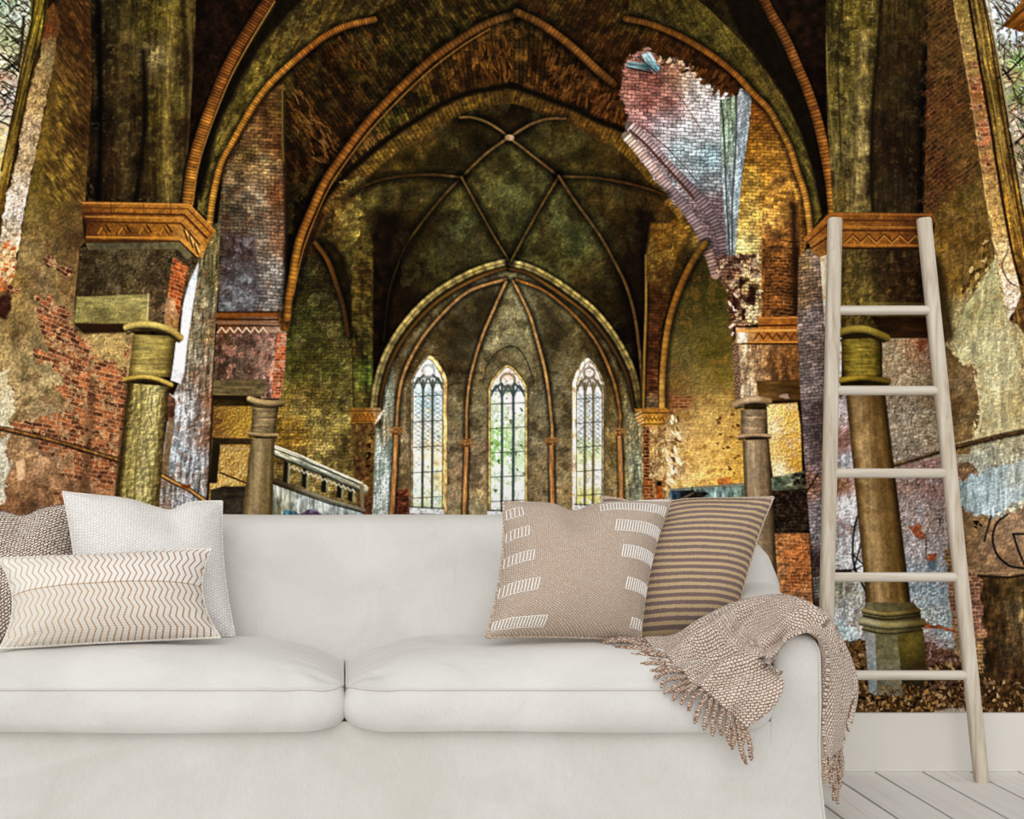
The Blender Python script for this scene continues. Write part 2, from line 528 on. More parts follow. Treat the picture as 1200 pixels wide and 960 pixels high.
def paint(cv):
    V = 'printed_vault'
    DK = (14, 9, 4)
    # ---- ground tone of the nave vault
    fill(cv, P(-700,-600,1900,-600,1900,840,-700,840), G((600,-200,(30,20,8)),(600,0,(46,30,10)),(300,20,(44,36,14)),(200,60,(20,12,6)),(900,60,(40,32,12)),(990,80,(22,14,6)),(600,250,(44,38,16)),(500,50,(40,26,9))),
         [('m',.35,22),('m',.25,4),('e',.8,3)], part=V)
    # webs between the ribs, left and right, with courses of brick
    fill(cv, P(330,100,347,70,378,45,406,31,437,24,470,-30,620,-30,600,17,537,47,478,94,425,150,381,212,347,297,340,362,333,330,332,110),
         G((430,40,(52,40,15)),(400,70,(48,26,8)),(360,110,(52,36,12)),(370,150,(62,38,13)),(350,190,(46,26,9)),(345,240,(16,9,4)),(440,100,(44,32,12)),(520,30,(48,38,14)),(470,60,(50,40,15)),(580,10,(52,40,14)),(345,300,(22,14,6))),
         [('b',-.55,56,15,4.6,-32,.75),('o',(66,58,22),.35,16,.6),('o',(22,12,5),.30,13,.7),('m',.3,9),('e',1.0,2.4)], part=V)
    scatter(cv, P(335,125,350,105,385,150,400,190,372,190,345,150), 60, [(112,72,32),(96,56,22),(120,84,44)], 4, 8, 3, .65, 55, 5)
    scatter(cv, P(390,50,440,35,448,55,420,90,400,70), 26, [(104,60,22),(88,48,16)], 3.5, 7, 4, .6, 62, 5)
    fill(cv, P(600,-30,760,-30,735,22,794,41,844,72,870,100,845,112,810,80,790,68,760,60,735,72,728,92,697,78,656,45,609,16),
         G((640,15,(50,38,14)),(700,40,(56,36,13)),(720,75,(44,26,9)),(790,55,(62,36,13)),(840,90,(58,32,12)),(740,10,(54,44,16)),(680,20,(52,36,13))),
         [('b',-.5,-58,14,4.6,32,.7),('o',(74,44,16),.3,12,.7),('o',(24,13,5),.35,12,.7),('m',.28,9),('e',1.0,2.4)], part=V)
    # soffit between the main rib and the crossing arch: bricks on edge, running radially
    fill(cv, P(600,16,569,28,537,47,506,69,478,94,450,122,425,150,400,184,381,212,366,244,353,275,347,310,356,290,378,237,394,216,425,187,456,162,487,141,519,122,550,109,581,103,600,100,
              625,109,650,119,675,128,700,141,737,156,734,137,728,110,726,92,697,78,681,66,656,45,631,28,609,16),
         G((600,50,(58,42,14)),(560,70,(72,44,15)),(520,90,(64,44,16)),(470,125,(58,54,20)),(430,160,(66,52,20)),(400,200,(60,42,18)),(370,250,(40,26,10)),(640,70,(54,34,12)),(680,100,(60,36,13)),(715,110,(66,34,12)),(620,30,(48,36,13))),
         [('p',-.6,600,430,17,4.3,.85),('o',(30,16,6),.3,11,.7),('o',(92,62,26),.5,8,.7),('m',.3,12),('e',1.0,2.2)], part='printed_vault_soffit|printed brick soffit between the main rib and the crossing arch')
    scatter(cv, P(560,55,600,45,600,95,565,98), 60, [(122,78,30),(104,62,22),(92,52,18)], 4, 7, 5, .6, 80, 5)
    scatter(cv, P(640,60,690,85,735,130,735,150,690,130,640,108), 70, [(104,58,22),(120,74,30),(80,42,16)], 4, 8, 6, .6, -62, 5)
    scatter(cv, P(420,160,440,140,450,165,428,182), 22, [(150,104,60),(128,84,44)], 3, 5, 8, .6, 60, 4)
    # ---- crossing vault behind the arch
    A3 = P(345,330,356,292,378,237,394,216,425,187,456,162,487,141,519,122,550,109,581,103,600,100,625,109,650,119,675,128,700,141,725,150,737,156,756,175,775,194,794,216,812,244,825,275,834,300,860,330,862,620,330,620)
    fill(cv, A3, G((430,195,(66,50,18)),(480,180,(60,48,16)),(520,180,(46,40,15)),(500,160,(80,62,24)),(560,140,(42,34,12)),(600,130,(22,14,6)),(560,165,(26,20,8)),(525,185,(30,22,8)),(590,190,(64,62,28)),(600,225,(78,82,46)),(570,210,(74,70,36)),(620,250,(72,72,36)),(590,280,(62,60,28)),
              (545,265,(72,76,44)),(520,300,(60,58,28)),(560,300,(70,74,42)),(545,230,(66,62,28)),(650,260,(78,80,44)),(680,285,(70,74,40)),(640,300,(66,66,30)),
              (690,180,(46,38,13)),(660,165,(60,54,22)),(730,185,(58,42,15)),(700,230,(58,48,18)),(735,260,(38,28,10)),(760,240,(64,46,17)),(440,240,(70,62,26)),(480,240,(48,40,16)),(470,270,(24,15,6)),(440,290,(40,28,10)),(500,270,(36,28,10)),
              (455,330,(18,10,4)),(470,350,(24,14,6)),(450,400,(22,13,5)),(500,320,(36,32,12)),(700,320,(52,44,18)),(735,320,(28,18,7)),(745,380,(14,8,4)),(730,360,(30,22,8)),(400,260,(62,46,18)),(410,290,(76,68,30)),(390,310,(34,26,10)),(800,290,(104,74,26)),(790,260,(96,64,20)),(815,310,(60,44,16))),
         [('o',(88,84,48),.5,22,.4),('o',(34,24,9),.35,20,.6),('m',.24,14),('m',.15,3.5),('e',.9,2.6),('c',.25,12)], jag=0, part='printed_crossing_vault|printed olive ribbed crossing vault behind the dark arch')
    # crossing arch body under its dark edge
    arcL = P(352,310,362,275,378,249,397,226,428,197,459,172,490,151,521,133,552,119,581,113,600,111)
    arcR = P(600,111,625,119,650,129,675,138,700,152,722,164,741,178,762,200,785,228,806,256,820,284,832,312)
    for a in (arcL, arcR):
        rib(cv, a, 20, G((360,290,(64,40,15)),(400,225,(84,58,22)),(450,180,(92,72,28)),(520,135,(86,66,24)),(600,111,(66,50,18)),(680,140,(84,58,20)),(740,180,(98,74,26)),(800,245,(116,88,36)),(832,312,(110,96,48))),
            hi=.1, tick=5, tickamp=.28, round_=.25, tex=[('o',(120,108,54),.4,9,.5),('o',(48,28,10),.3,9,.6),('m',.3,6),('e',1.0,2.2)], part='printed_crossing_arch|printed olive brick crossing arch')
    for a in (P(341,345,347,310,356,275,378,237,394,216,425,187,456,162,487,141,519,122,550,109,581,103,600,100), P(600,100,625,109,650,119,675,128,700,141,725,150,737,156)):
        rib(cv, a, 7, DK, round_=0, soft=2.2, alpha=.92)
    # dark left shoulder and pier shafts of the crossing
    fill(cv, P(404,210,430,205,424,240,418,300,418,345,410,345,396,300,372,292,385,260), G((400,240,(84,62,24)),(415,250,(98,88,42)),(408,290,(80,72,30)),(390,280,(58,44,18))), [('o',(128,118,62),.35,9,.6),('m',.35,8),('e',1.2,2.2)], jag=4)
    fill(cv, P(376,275,392,285,404,300,412,330,414,380,405,392,392,340,380,310,362,306), G((385,300,(30,22,8)),(400,350,(28,20,8))), [('m',.3,8)], soft=3)
    fill(cv, P(440,245,470,250,462,300,446,420,432,490,432,300), (18,10,5), [('m',.5,8)], soft=6, alpha=.85)
    fill(cv, P(745,240,765,250,770,300,758,480,746,480,742,400,748,330), (14,8,4), [('m',.5,8)], soft=5, alpha=.85)
    fill(cv, P(735,280,745,300,752,380,752,470,744,440,738,400,724,350), (20,12,5), [('m',.4,6)], soft=3, alpha=.8)
    fill(cv, P(421,290,428,262,437,285,437,480,415,482,412,380,414,320), G((425,250,(92,80,34)),(420,300,(64,48,18)),(425,350,(72,58,22)),(425,400,(66,62,26)),(432,440,(70,82,32)),(425,475,(74,66,28)),(418,400,(36,24,9))),
         [('b',-.3,0,10,4,90,.5),('s',.3,5,40),('o',(112,104,48),.45,7,.6),('m',.3,5)], soft=1.5, part='printed_pier|printed dark olive pier at the left of the apse arch')
    # ---- side bay walls left and right of the apse
    fill(cv, P(333,372,338,345,350,312,362,300,378,308,393,335,404,372,412,400,414,482,430,610,300,610,326,480,334,400),
         G((350,330,(44,42,18)),(380,330,(40,34,14)),(350,380,(62,64,28)),(390,390,(56,52,22)),(345,430,(70,68,28)),(390,430,(76,74,32)),(350,470,(112,96,44)),(400,460,(96,90,44)),(340,500,(132,104,40)),(370,490,(142,132,74)),(400,500,(122,112,60)),(380,530,(150,138,84)),(345,520,(124,94,36)),(400,560,(124,112,64)),(360,560,(140,124,74)),(410,520,(98,82,40))),
         [('b',-.22,0,9,3.6,90,.3),('o',(44,34,12),.4,14,.5),('o',(150,142,92),.6,16,.35),('m',.28,6),('e',1.4,2.0)], part='printed_bay_wall|printed stained plaster wall behind the gallery railing')
    fill(cv, P(250,476,300,476,300,610,244,610), G((270,490,(142,116,48)),(255,495,(96,62,32)),(285,500,(168,140,56)),(270,540,(172,146,86)),(270,570,(190,160,100))), [('o',(220,190,90),.4,7,.6),('o',(96,62,26),.4,7,.6),('e',1.4,2)])
    fill(cv, P(776,470,780,400,788,360,803,325,822,300,834,298,850,330,868,400,876,560,876,612,750,612,752,480),
         G((810,320,(48,40,16)),(830,350,(56,54,18)),(800,370,(70,62,26)),(835,410,(78,72,24)),(800,420,(92,84,44)),(845,440,(108,96,36)),(790,450,(104,84,44)),(820,450,(128,112,58)),(785,470,(112,72,36)),(850,470,(158,134,74)),(800,480,(150,124,74)),(830,490,(192,164,98)),(860,500,(184,150,80)),(790,510,(190,170,124)),(810,530,(214,176,104)),(840,530,(222,180,104)),(862,540,(196,158,78)),(795,550,(200,176,132)),(815,555,(236,204,132)),(845,560,(232,186,104)),(865,565,(206,160,76))),
         [('b',-.07,0,9,3.5,90,.10),('o',(128,90,36),.6,9,.5),('m',.10,5),('e',.7,2.0)], part='printed_bay_wall|printed golden plaster wall lit from the right')
    fill(cv, P(786,466,812,460,806,476,786,480), (122,60,34), [('B',(178,140,104),0,10,4,90,.4)], soft=3, jag=4, alpha=.8)
    scatter(cv, P(778,490,795,480,800,560,782,572), 46, [(250,236,204),(120,84,44),(240,222,186),(92,62,34)], 2.5, 6, 12, .75, 60, 2.2)
    scatter(cv, P(832,480,866,480,866,560,840,540), 18, [(92,54,24),(112,70,30)], 1.6, 3.6, 13, .8, 0, 1.5)
    scatter(cv, P(795,330,840,380,850,440,790,440), 60, [(108,98,50),(92,86,40),(120,108,62)], 1, 3, 14, .5)
    fill(cv, P(841,562,857,558,858,569,841,570), (198,104,36), [('B',(178,140,104),0,7,3.4,90,.4)], jag=1.5)
    # ---- hole in the vault with daylight on the brickwork beyond
    HOLE = P(728,91,730,80,734,70,747,61,760,57,772,68,780,73,790,69,800,74,808,80,815,84,821,92,830,96,838,103,847,110,858,108,869,104,878,108,881,118,876,160,868,220,864,262,862,308,838,306,831,286,812,266,798,248,787,236,772,216,759,200,748,182,736,164,733,150,736,138,731,124,727,110)
    fill(cv, HOLE, G((740,100,(150,96,84)),(735,120,(170,120,110)),(765,95,(136,76,66)),(760,120,(142,80,72)),(785,120,(140,88,78)),(790,90,(142,98,76)),(805,95,(176,160,140)),(820,105,(196,192,182)),(815,120,(206,206,200)),(790,135,(164,140,138)),(750,145,(150,110,108)),(775,150,(188,188,192)),(800,150,(206,214,218)),(830,130,(216,220,220)),(835,150,(204,214,220)),(800,175,(168,190,200)),(830,185,(150,182,196)),(790,180,(150,168,178)),(820,205,(140,156,164)),(835,215,(120,126,130)),(840,240,(112,96,98)),(830,265,(112,96,96)),(845,290,(104,86,90)),(760,170,(160,140,142)),(815,240,(124,106,110)),(770,185,(150,132,138))),
         [('b',-.48,3,9.5,4.0,90,.34),('m',.16,8),('e',1.0,2.0)], soft=1.2, jag=1.6, jscale=4, part='printed_broken_vault_opening|printed hole in the vault with daylit pink and pale blue bricks')
    # double arch ring of bricks on edge along the hole's lower left side
    rib(cv, P(738,148,752,160,768,178,784,196,802,214,820,234,835,256,846,284,852,320), 12, G((740,150,(178,160,154)),(775,185,(156,140,142)),(820,235,(120,104,110)),(850,310,(112,96,96))), tick=4.2, tickamp=.55, round_=.15, part='printed_broken_arch|printed broken double ring of pale bricks')
    rib(cv, P(734,160,748,176,764,196,782,218,800,240,816,264,828,290,838,322), 11, G((735,160,(206,186,168)),(765,195,(184,164,156)),(800,240,(136,120,122)),(836,320,(138,116,104))), tick=4.2, tickamp=.5, round_=.15, part='printed_broken_arch|printed broken double ring of pale bricks')
    line(cv, P(738,153,757,170,775,190,790,206,806,224,812,232), 3.0, (70,44,34), .8, True)
    line(cv, P(752,148,780,172,806,200,818,215), 1.2, (70,60,60), .8)
    line(cv, P(775,90,800,118,820,150), 1.1, (96,70,64), .7)
    scatter(cv, P(757,172,775,188,812,228,806,232,780,205), 30, [(60,36,28),(150,120,104),(92,60,46)], 2, 4, 15, .8)
    # slate-blue boards at the top of the hole
    fill(cv, P(735,72,762,75,763,84,733,79), G((740,75,(112,134,144)),(760,80,(64,82,92))), [('s',.3,14,2,8)])
    fill(cv, P(752,64,760,61,774,80,768,86,757,75), G((756,64,(150,176,188)),(770,82,(84,112,126))), [('s',.3,2,14,-30)])
    line(cv, P(747,66,770,86), 1.4, (40,52,58)); line(cv, P(734,79,764,86), 1.6, (28,24,22)); line(cv, P(775,76,792,74), 2, (40,30,24)); line(cv, P(762,62,768,72), 1.2, (190,205,212))
    scatter(cv, P(770,66,812,74,822,92,792,82,772,78), 34, [(150,104,60),(40,24,14),(196,180,150),(112,70,40)], 2, 5, 16, .85, -40, 2)
    scatter(cv, P(812,78,870,96,868,112,845,112,820,94), 46, [(60,34,14),(90,52,20),(36,20,8)], 3.5, 8, 17, .9, -52, 3)
    # pilasters in the hole
    fill(cv, P(843,118,862,112,864,150,858,200,856,250,862,305,852,305,848,250,845,190), G((850,130,(112,128,108)),(852,170,(120,138,124)),(855,220,(132,148,150)),(858,280,(122,132,138))), [('s',.3,2,16,0),('e',1.4,2),('m',.2,5)], part='printed_pilaster|printed pale pilaster in the broken opening')
    fill(cv, P(866,108,880,106,877,150,870,200,865,260,865,305,856,305,857,250,860,190,862,140), G((872,120,(150,158,164)),(868,170,(140,152,166)),(864,220,(160,176,190)),(862,280,(150,160,160))), [('b',-.3,-38,9,3,52,.3),('s',.2,3,14,0)], part='printed_pilaster|printed pale pilaster in the broken opening')
    line(cv, P(845,118,849,170,851,230,855,300), 1.8, (44,40,34), .8, True); line(cv, P(863,112,862,170,858,240,858,300), 1.8, (40,42,40), .7, True)
    # yellow and red brick pier right of the hole
    fill(cv, P(881,110,900,122,925,172,944,231,950,272,940,300,940,380,862,380,862,300,866,240,872,190,878,150),
         G((890,130,(110,62,22)),(905,150,(132,84,30)),(885,170,(136,92,34)),(880,210,(172,140,64)),(900,200,(146,98,36)),(920,190,(160,112,44)),(885,250,(198,176,96)),(875,290,(206,196,130)),(900,240,(160,112,48)),(925,220,(172,124,56)),(935,260,(120,78,30)),(872,330,(186,172,112)),(880,360,(190,170,120)),(915,260,(124,74,28)),(910,300,(110,60,24)),(920,340,(92,50,20))),
         [('b',-.36,2,9,3.9,90,.35),('m',.2,9),('e',1.0,2.2)], part='printed_pier|printed yellow and red brick pier right of the opening')
    fill(cv, P(893,250,905,205,922,200,934,240,937,300,937,378,892,378), G((915,230,(152,108,44)),(900,260,(176,134,70)),(915,285,(120,72,28)),(912,310,(86,44,18)),(905,345,(100,54,24)),(928,360,(66,36,14)),(930,290,(70,42,16))), [('B',(128,90,52),4,10,4,94,.5),('m',.3,8),('e',1.2,2.2)], soft=1.5)
    fill(cv, P(926,236,934,240,938,378,929,378), (30,18,8), soft=3, alpha=.8)
    # ---- apse
    AP = P(440,610,440,480,442,450,450,423,463,397,483,370,507,347,533,330,560,317,587,310,600,308,620,312,647,326,673,344,697,364,717,389,733,416,743,441,748,473,752,610)
    fill(cv, AP, G((600,340,(116,112,79)),(560,360,(79,70,38)),(540,380,(66,56,30)),(575,400,(155,151,114)),(600,400,(127,126,95)),(610,360,(143,140,103)),(625,390,(124,122,87)),(560,430,(116,105,71)),(590,420,(96,85,57)),(520,390,(85,72,38)),(490,430,(77,62,33)),(480,470,(124,112,82)),(478,520,(139,126,95)),(530,440,(71,56,30)),(535,480,(116,108,77)),(535,530,(127,112,85)),(560,480,(124,118,87)),(560,540,(143,126,98)),(535,580,(152,135,103)),(555,590,(177,159,116)),
              (640,400,(85,77,49)),(650,380,(104,97,61)),(670,400,(102,94,61)),(640,470,(99,97,75)),(635,520,(116,108,82)),(635,580,(121,108,79)),(660,470,(113,102,69)),(660,540,(127,112,79)),(655,590,(155,137,95)),(700,400,(79,64,33)),(712,450,(99,81,43)),(715,520,(127,108,63)),(715,580,(139,122,79)),(690,380,(74,62,30)),(735,430,(60,45,20)),(740,500,(166,151,100)),(740,580,(160,149,103)),(450,460,(91,81,51)),(470,560,(135,118,82)),(480,595,(143,81,51))),
         [('o',(128,128,104),.5,10,.5),('o',(40,32,18),.4,13,.5),('m',.14,10),('m',.10,3),('e',.9,2.2)], part='printed_apse|printed grey green apse with three lancet windows')
    # conch webs: dark hollows that curve between the ribs
    for q in (P(560,345,590,335,575,375,556,425,545,470,535,420,535,380), P(628,345,650,352,668,380,660,400,646,420,640,455,630,400), P(520,375,540,365,538,410,528,440,515,405,505,395), P(680,395,700,405,716,440,712,470,700,430)):
        fill(cv, q, (34,27,13), [('m',.4,8)], soft=10, alpha=.6)
    line(cv, P(566,450,572,425,590,408,606,408,618,425,626,450), 1.6, (40,34,20), .7, True)
    for a, b in ((569,399),(572,408)):
        rib(cv, [(a+4*math.cos(t), b+4*math.sin(t)) for t in np.linspace(0, 6.28, 12)], 1.5, (120,116,92), smooth=False, round_=0, alpha=.7)
    fill(cv, P(455,575,483,572,484,600,500,604,540,606,540,612,450,612), (104,50,34), [('B',(60,46,36),0,7,3,90,.5),('m',.3,3),('e',1.2,1.6)], jag=2)
    fill(cv, P(520,585,545,592,575,588,574,612,516,612), G((530,600,(140,130,100)),(565,598,(150,142,110))), [('m',.2,5)], jag=3)
    fill(cv, P(436,480,444,440,452,420,461,408,462,470,463,612,434,612,436,560), G((455,430,(120,118,98)),(450,480,(140,144,128)),(445,540,(158,170,162)),(440,600,(150,158,152)),(456,560,(170,182,178)),(460,500,(120,112,86))), [('s',.3,2.5,22),('o',(96,116,100),.4,8,.6),('e',1.4,2)], part='printed_plaster_strip|printed pale peeling plaster strip left of the apse')
    fill(cv, P(730,422,741,438,749,470,752,500,757,606,736,606,733,520), G((740,450,(104,94,60)),(745,500,(122,116,84)),(742,560,(128,124,92)),(752,560,(120,132,120))), [('s',.2,3,18),('m',.25,4),('e',1.3,2)])
    # windows of the apse
    def lancet(xl, xr, yb, ys, ya, lean, seed, tint, frame, fr_side, lab):
        xm = (xl+xr)/2+lean; pt = lab
        def arch(g):
            return [(xl-g, yb+g), (xl-g+lean*.3, ys+20)]+catmull([(xl-g+lean*.5, ys), ((xl*2.6+xm)/3.6+lean*.4-g*.6, (ys*1.1+ya)/2.1), (xm, ya-g*1.3), ((xr*2.6+xm)/3.6+lean*.4+g*.6, (ys*1.1+ya)/2.1), (xr+g+lean*.5, ys)], 5)+[(xr+g+lean*.3, ys+20), (xr+g, yb+g)]
        fill(cv, arch(5), G((xm,ys,(84,76,56)),(xm,yb,(112,102,78))), [('m',.3,4)], soft=1.5)
        fill(cv, arch(0.5), tint, [('m',.15,6)], soft=1.2, part=pt)
        rg = np.random.RandomState(seed)
        # foliage seen through the panes
        scatter(cv, arch(-1), 90, frame['leaf'], 1.2, 3.4, seed, .75)
        scatter(cv, arch(-1), 70, [(254,254,250),(242,248,250)], 1.5, 4.5, seed+1, .9)
        w = xr-xl
        mull = frame['mull']
        for k in (1, 2):
            xk = xl+w*k/3
            rib(cv, [(xk-.4, yb), (xk+lean*.2, (yb+ys)/2), (xk+lean*.6, ys)], 2.8, mull, round_=.4, hi=.5, smooth=False, part=pt)
        for yy in np.linspace(ys+18, yb-14, 5):
            line(cv, [(xl, yy+1), (xr, yy-1)], 1.1, (58,60,52), .75)
        for k in range(3):
            x0 = xl+w*k/3+lean*.6; x1 = xl+w*(k+1)/3+lean*.6
            line(cv, [(x0+.5, ys+9), ((x0+x1)/2, ys-3), (x1-.5, ys+9)], 2.2, mull, .95, True)
            if frame['net']:
                for q in range(16):
                    yy = ys+14+q*5.4
                    if yy > (ys+yb)/2+8: break
                    line(cv, [(x0+2, yy), (x1-2, yy+4.5)], .8, (92,112,116), .6); line(cv, [(x0+2, yy+4.5), (x1-2, yy)], .8, (92,112,116), .6)
        line(cv, [(xl+lean*.6, ys+3), (xr+lean*.6, ys+3)], 2.5, mull, .6)
        rc = w*.21; cy = ya+rc+7
        rib(cv, [(xm+rc*math.cos(t), cy+rc*math.sin(t)) for t in np.linspace(0, 6.3, 20)], 2.4, frame['rose'], smooth=False, round_=.3, part=pt)
        for sx in (-1, 1):
            line(cv, [(xm+sx*rc*.8, cy+rc*.8), (xm+sx*w*.2, ys-5), (xm+sx*w*.45, ys+4)], 3.0, mull, .9, True)
        fill(cv, [(xm-rc*.6, cy+rc*1.2), (xm+rc*.6, cy+rc*1.2), (xm+w*.2, ys-3), (xm, ys-6), (xm-w*.2, ys-3)], mull, alpha=.5, soft=1.5)
        a = arch(1.5)
        rib(cv, a, 2.6, frame['edge'], smooth=False, round_=.5, tex=[('m',.3,4)], part=pt)
        if fr_side:
            side = a[len(a)//2:] if fr_side > 0 else a[:len(a)//2+1]
            rib(cv, [(p[0]+fr_side*1.8, p[1]) for p in side], 5.0, frame['jamb'], smooth=False, round_=.5, tex=[('s',.3,2,12),('m',.25,4)], part=pt)
        fill(cv, [(xl-4, yb-2), (xr+2, yb), (xr+2, yb+6), (xl-4, yb+5)], (206,214,216), [('m',.3,3)], part=pt)
        line(cv, [(xl-3, yb-3), (xr+2, yb-1)], 1.6, (60,62,56), .8)
    green = [(96,150,70),(60,110,50),(140,170,100),(190,204,180),(78,96,60)]
    lancet(484,518,597,446,421,1,21, G((500,430,(226,230,232)),(500,470,(196,222,232)),(495,510,(236,240,232)),(505,520,(232,214,170)),(495,560,(228,238,232)),(505,590,(206,224,190)),(515,560,(210,200,150))), dict(leaf=[(150,190,196),(190,206,170),(206,190,140),(130,160,150)],mull=(76,86,78),rose=(150,160,160),edge=(112,104,78),jamb=(188,164,110),net=True),1, 'printed_lancet_window|printed left lancet window with pale blue leaded lights')
    lancet(575,615,601,455,431,0,22, G((595,440,(222,206,190)),(585,480,(196,214,190)),(605,470,(226,226,232)),(585,520,(150,196,120)),(605,520,(196,214,190)),(590,560,(206,226,206)),(605,590,(226,232,226))), dict(leaf=green,mull=(66,82,84),rose=(120,112,84),edge=(150,134,84),jamb=(160,140,90),net=False),0, 'printed_lancet_window|printed middle lancet window with green leaves behind')
    lancet(676,705,594,449,424,0,23, G((690,430,(196,190,180)),(690,470,(208,214,222)),(695,500,(214,220,226)),(690,530,(196,214,160)),(690,560,(226,224,190)),(690,585,(206,206,120)),(703,560,(214,230,240))), dict(leaf=[(150,164,84),(196,196,120),(170,180,186),(120,128,84),(206,206,190)],mull=(108,102,76),rose=(120,112,96),edge=(120,110,84),jamb=(206,190,160),net=True),-1, 'printed_lancet_window|printed right lancet window with yellow green leaves low down')
    # apse ribs and their slender shafts
    RB = (134,98,56)
    def slender(pts, w, sh, lab, c=RB):
        rib(cv, pts, w*.85, c, hi=.25, shadow=5, tex=[('m',.2,6)], part='printed_apse_rib|printed slender ochre apse rib and shaft', round_=.6)
        x, y, x2, y2 = sh
        rib(cv, [(x,y),(x2,y2)], w+1.6, (148,102,58), hi=.2, smooth=False, shadow=3, tex=[('s',.2,2,20)], part='printed_apse_rib|printed slender ochre apse rib and shaft', round_=.7)
        for q, ww in ((-6, w+5.5), (-2.5, w+8.5), (0.5, w+4.5)):
            line(cv, [(x-ww/2, y+q), (x+ww/2, y+q)], 3, (140,100,58) if q != .5 else (96,66,36), 1)
        scatter(cv, P(x-6,y-8,x+6,y-8,x+5,y+1,x-5,y+1), 8, [(176,140,90),(70,46,22)], 1, 2.2, int(x), .8)
    slender(P(592,328,553,340,527,360,500,390,483,417,472,443,467,470,465,500), 5, (465,508,459,612), 'a')
    slender(P(593,331,580,360,567,390,557,420,550,450,547,483,547,514), 4.6, (547,522,544,612), 'b')
    slender(P(602,330,620,367,630,400,638,430,643,460,647,500,647,514), 5, (646,520,648,612), 'c', (140,106,60))
    slender(P(606,328,637,340,663,360,683,380,700,403,713,430,722,457,727,487,726,502), 5, (726,509,729,612), 'd', (110,72,32))
    # apse arch: pale moulded rim
    rim = P(437,490,439,470,442,450,450,423,463,397,483,370,507,347,533,330,560,317,587,309,600,307)
    rimr = P(600,309,620,314,647,328,673,346,697,366,717,391,733,418,743,443,749,474)
    for a in (rim, rimr):
        off = 5 if a is rim else 5
        rib(cv, [(p[0]+(6 if a is rim else -6)*(1 if abs(p[0]-600) > 30 else .2), p[1]+6) for p in a], 5, G((460,420,(70,52,22)),(600,320,(92,66,30)),(740,440,(58,42,20))), hi=-.2, round_=.5, shadow=5)
        rib(cv, a, 9, G((440,470,(120,112,72)),(480,380,(128,116,70)),(560,320,(132,120,70)),(600,308,(142,132,84)),(660,335,(122,112,64)),(720,400,(112,102,58)),(748,470,(116,100,54))), hi=-.3, shadow=4, tex=[('m',.25,5)], tick=13, tickamp=.22, part='printed_apse_arch|printed pale moulded rim of the apse arch', round_=.6)
        rib(cv, a, 1.4, (56,46,24), round_=0, alpha=.7)
    # ---- star ribs of the crossing vault
    SR = G((600,160,(96,72,38)),(541,138,(84,62,28)),(541,208,(78,60,28)),(420,222,(50,32,12)),(500,205,(52,36,14)),(655,207,(78,56,26)),(720,212,(56,36,14)),(778,228,(56,34,12)),(600,300,(74,60,26)),(690,260,(72,56,28)),(750,450,(84,60,28)),(500,255,(56,42,16)),(470,300,(30,20,8)),(452,370,(22,14,6)))
    pv = 'printed_star_rib|printed thin star rib of the crossing vault'
    for a, w in ((P(596,161,583,151,569,143,553,138,539,138),4.5),(P(594,163,569,181,541,208,519,231,494,262,475,290,463,320,455,350,450,400),4.5),(P(541,208,500,205,456,209,425,219,414,226),4.5),(P(541,208,559,241,578,275,597,306),4),
                 (P(600,159,614,150,628,143,645,139,662,139),4.5),(P(599,163,626,184,655,207),4.5),(P(655,207,694,208,731,214,762,222,780,229),4.5),(P(655,207,637,237,619,269,599,306),4),(P(655,207,675,237,691,259,706,281,718,303,733,333,743,367,748,400,752,440,753,478),5)):
        rib(cv, a, w*.82, SR, hi=.2, shadow=8, part=pv, tex=[('m',.2,5)], round_=.6)
    fill(cv, [(597+5.5*math.cos(t), 161.5+3.6*math.sin(t)) for t in np.linspace(0, 6.28, 14)], G((600,160,(196,176,140)),(593,163,(104,80,50))), part=pv)
    # side bay ribs
    rib(cv, P(370,285,384,305,395,335,403,362,408,392), 6, G((380,300,(84,52,18)),(400,360,(56,38,16))), hi=.3, shadow=6, part='printed_bay_rib|printed ochre rib over the left bay')
    rib(cv, P(826,286,812,306,797,337,785,373,779,410,776,450,776,480), 8, G((820,292,(108,74,26)),(797,337,(120,72,24)),(779,410,(150,100,38)),(776,470,(172,126,58))), hi=.3, shadow=6, part='printed_bay_rib|printed ochre rib over the right bay', tick=7, tickamp=.12)
    fill(cv, P(757,325,779,325,786,345,775,385,771,430,771,480,754,480,756,420), G((765,340,(62,36,14)),(765,400,(72,38,18)),(763,450,(84,44,22)),(763,475,(120,100,70))), [('b',-.35,0,8,3.6,90,.5),('m',.25,6)], part='printed_pier|printed dark red brick pier right of the apse')
    rib(cv, P(757,300,757,360,755,420,754,480), 3.5, (104,82,36), smooth=True, hi=.2, shadow=3)
    fill(cv, P(762,262,790,262,806,275,790,310,782,345,757,330,757,300), G((775,280,(96,66,22)),(790,275,(112,80,28)),(770,310,(84,62,24)),(778,325,(70,46,18))), [('o',(130,112,52),.3,7,.5),('m',.3,6),('e',1.2,2.2)], soft=2)
    # ---- small capitals beside the apse
    def smallcap(poly, c, zz, part):
        fill(cv, poly, c, [('m',.2,4)], part=part)
        for y0, w in zz: line(cv, y0, w, (66,40,16), .8)
    smallcap(P(409,478,446,478,448,484,441,496,412,496), G((420,482,(112,78,32)),(430,490,(172,106,34)),(445,482,(150,130,96))), ((P(410,482,446,482),1.2),(P(412,494,441,494),1.2)), 'printed_capital|printed small ochre capital left of the apse')
    zigzag(cv, 414,488,438,488,6,5,(110,60,20))
    for k in range(3): line(cv, P(439+k*2,497-k*4,446+k*2,489-k*4), 1.5, (226,216,196), .9)
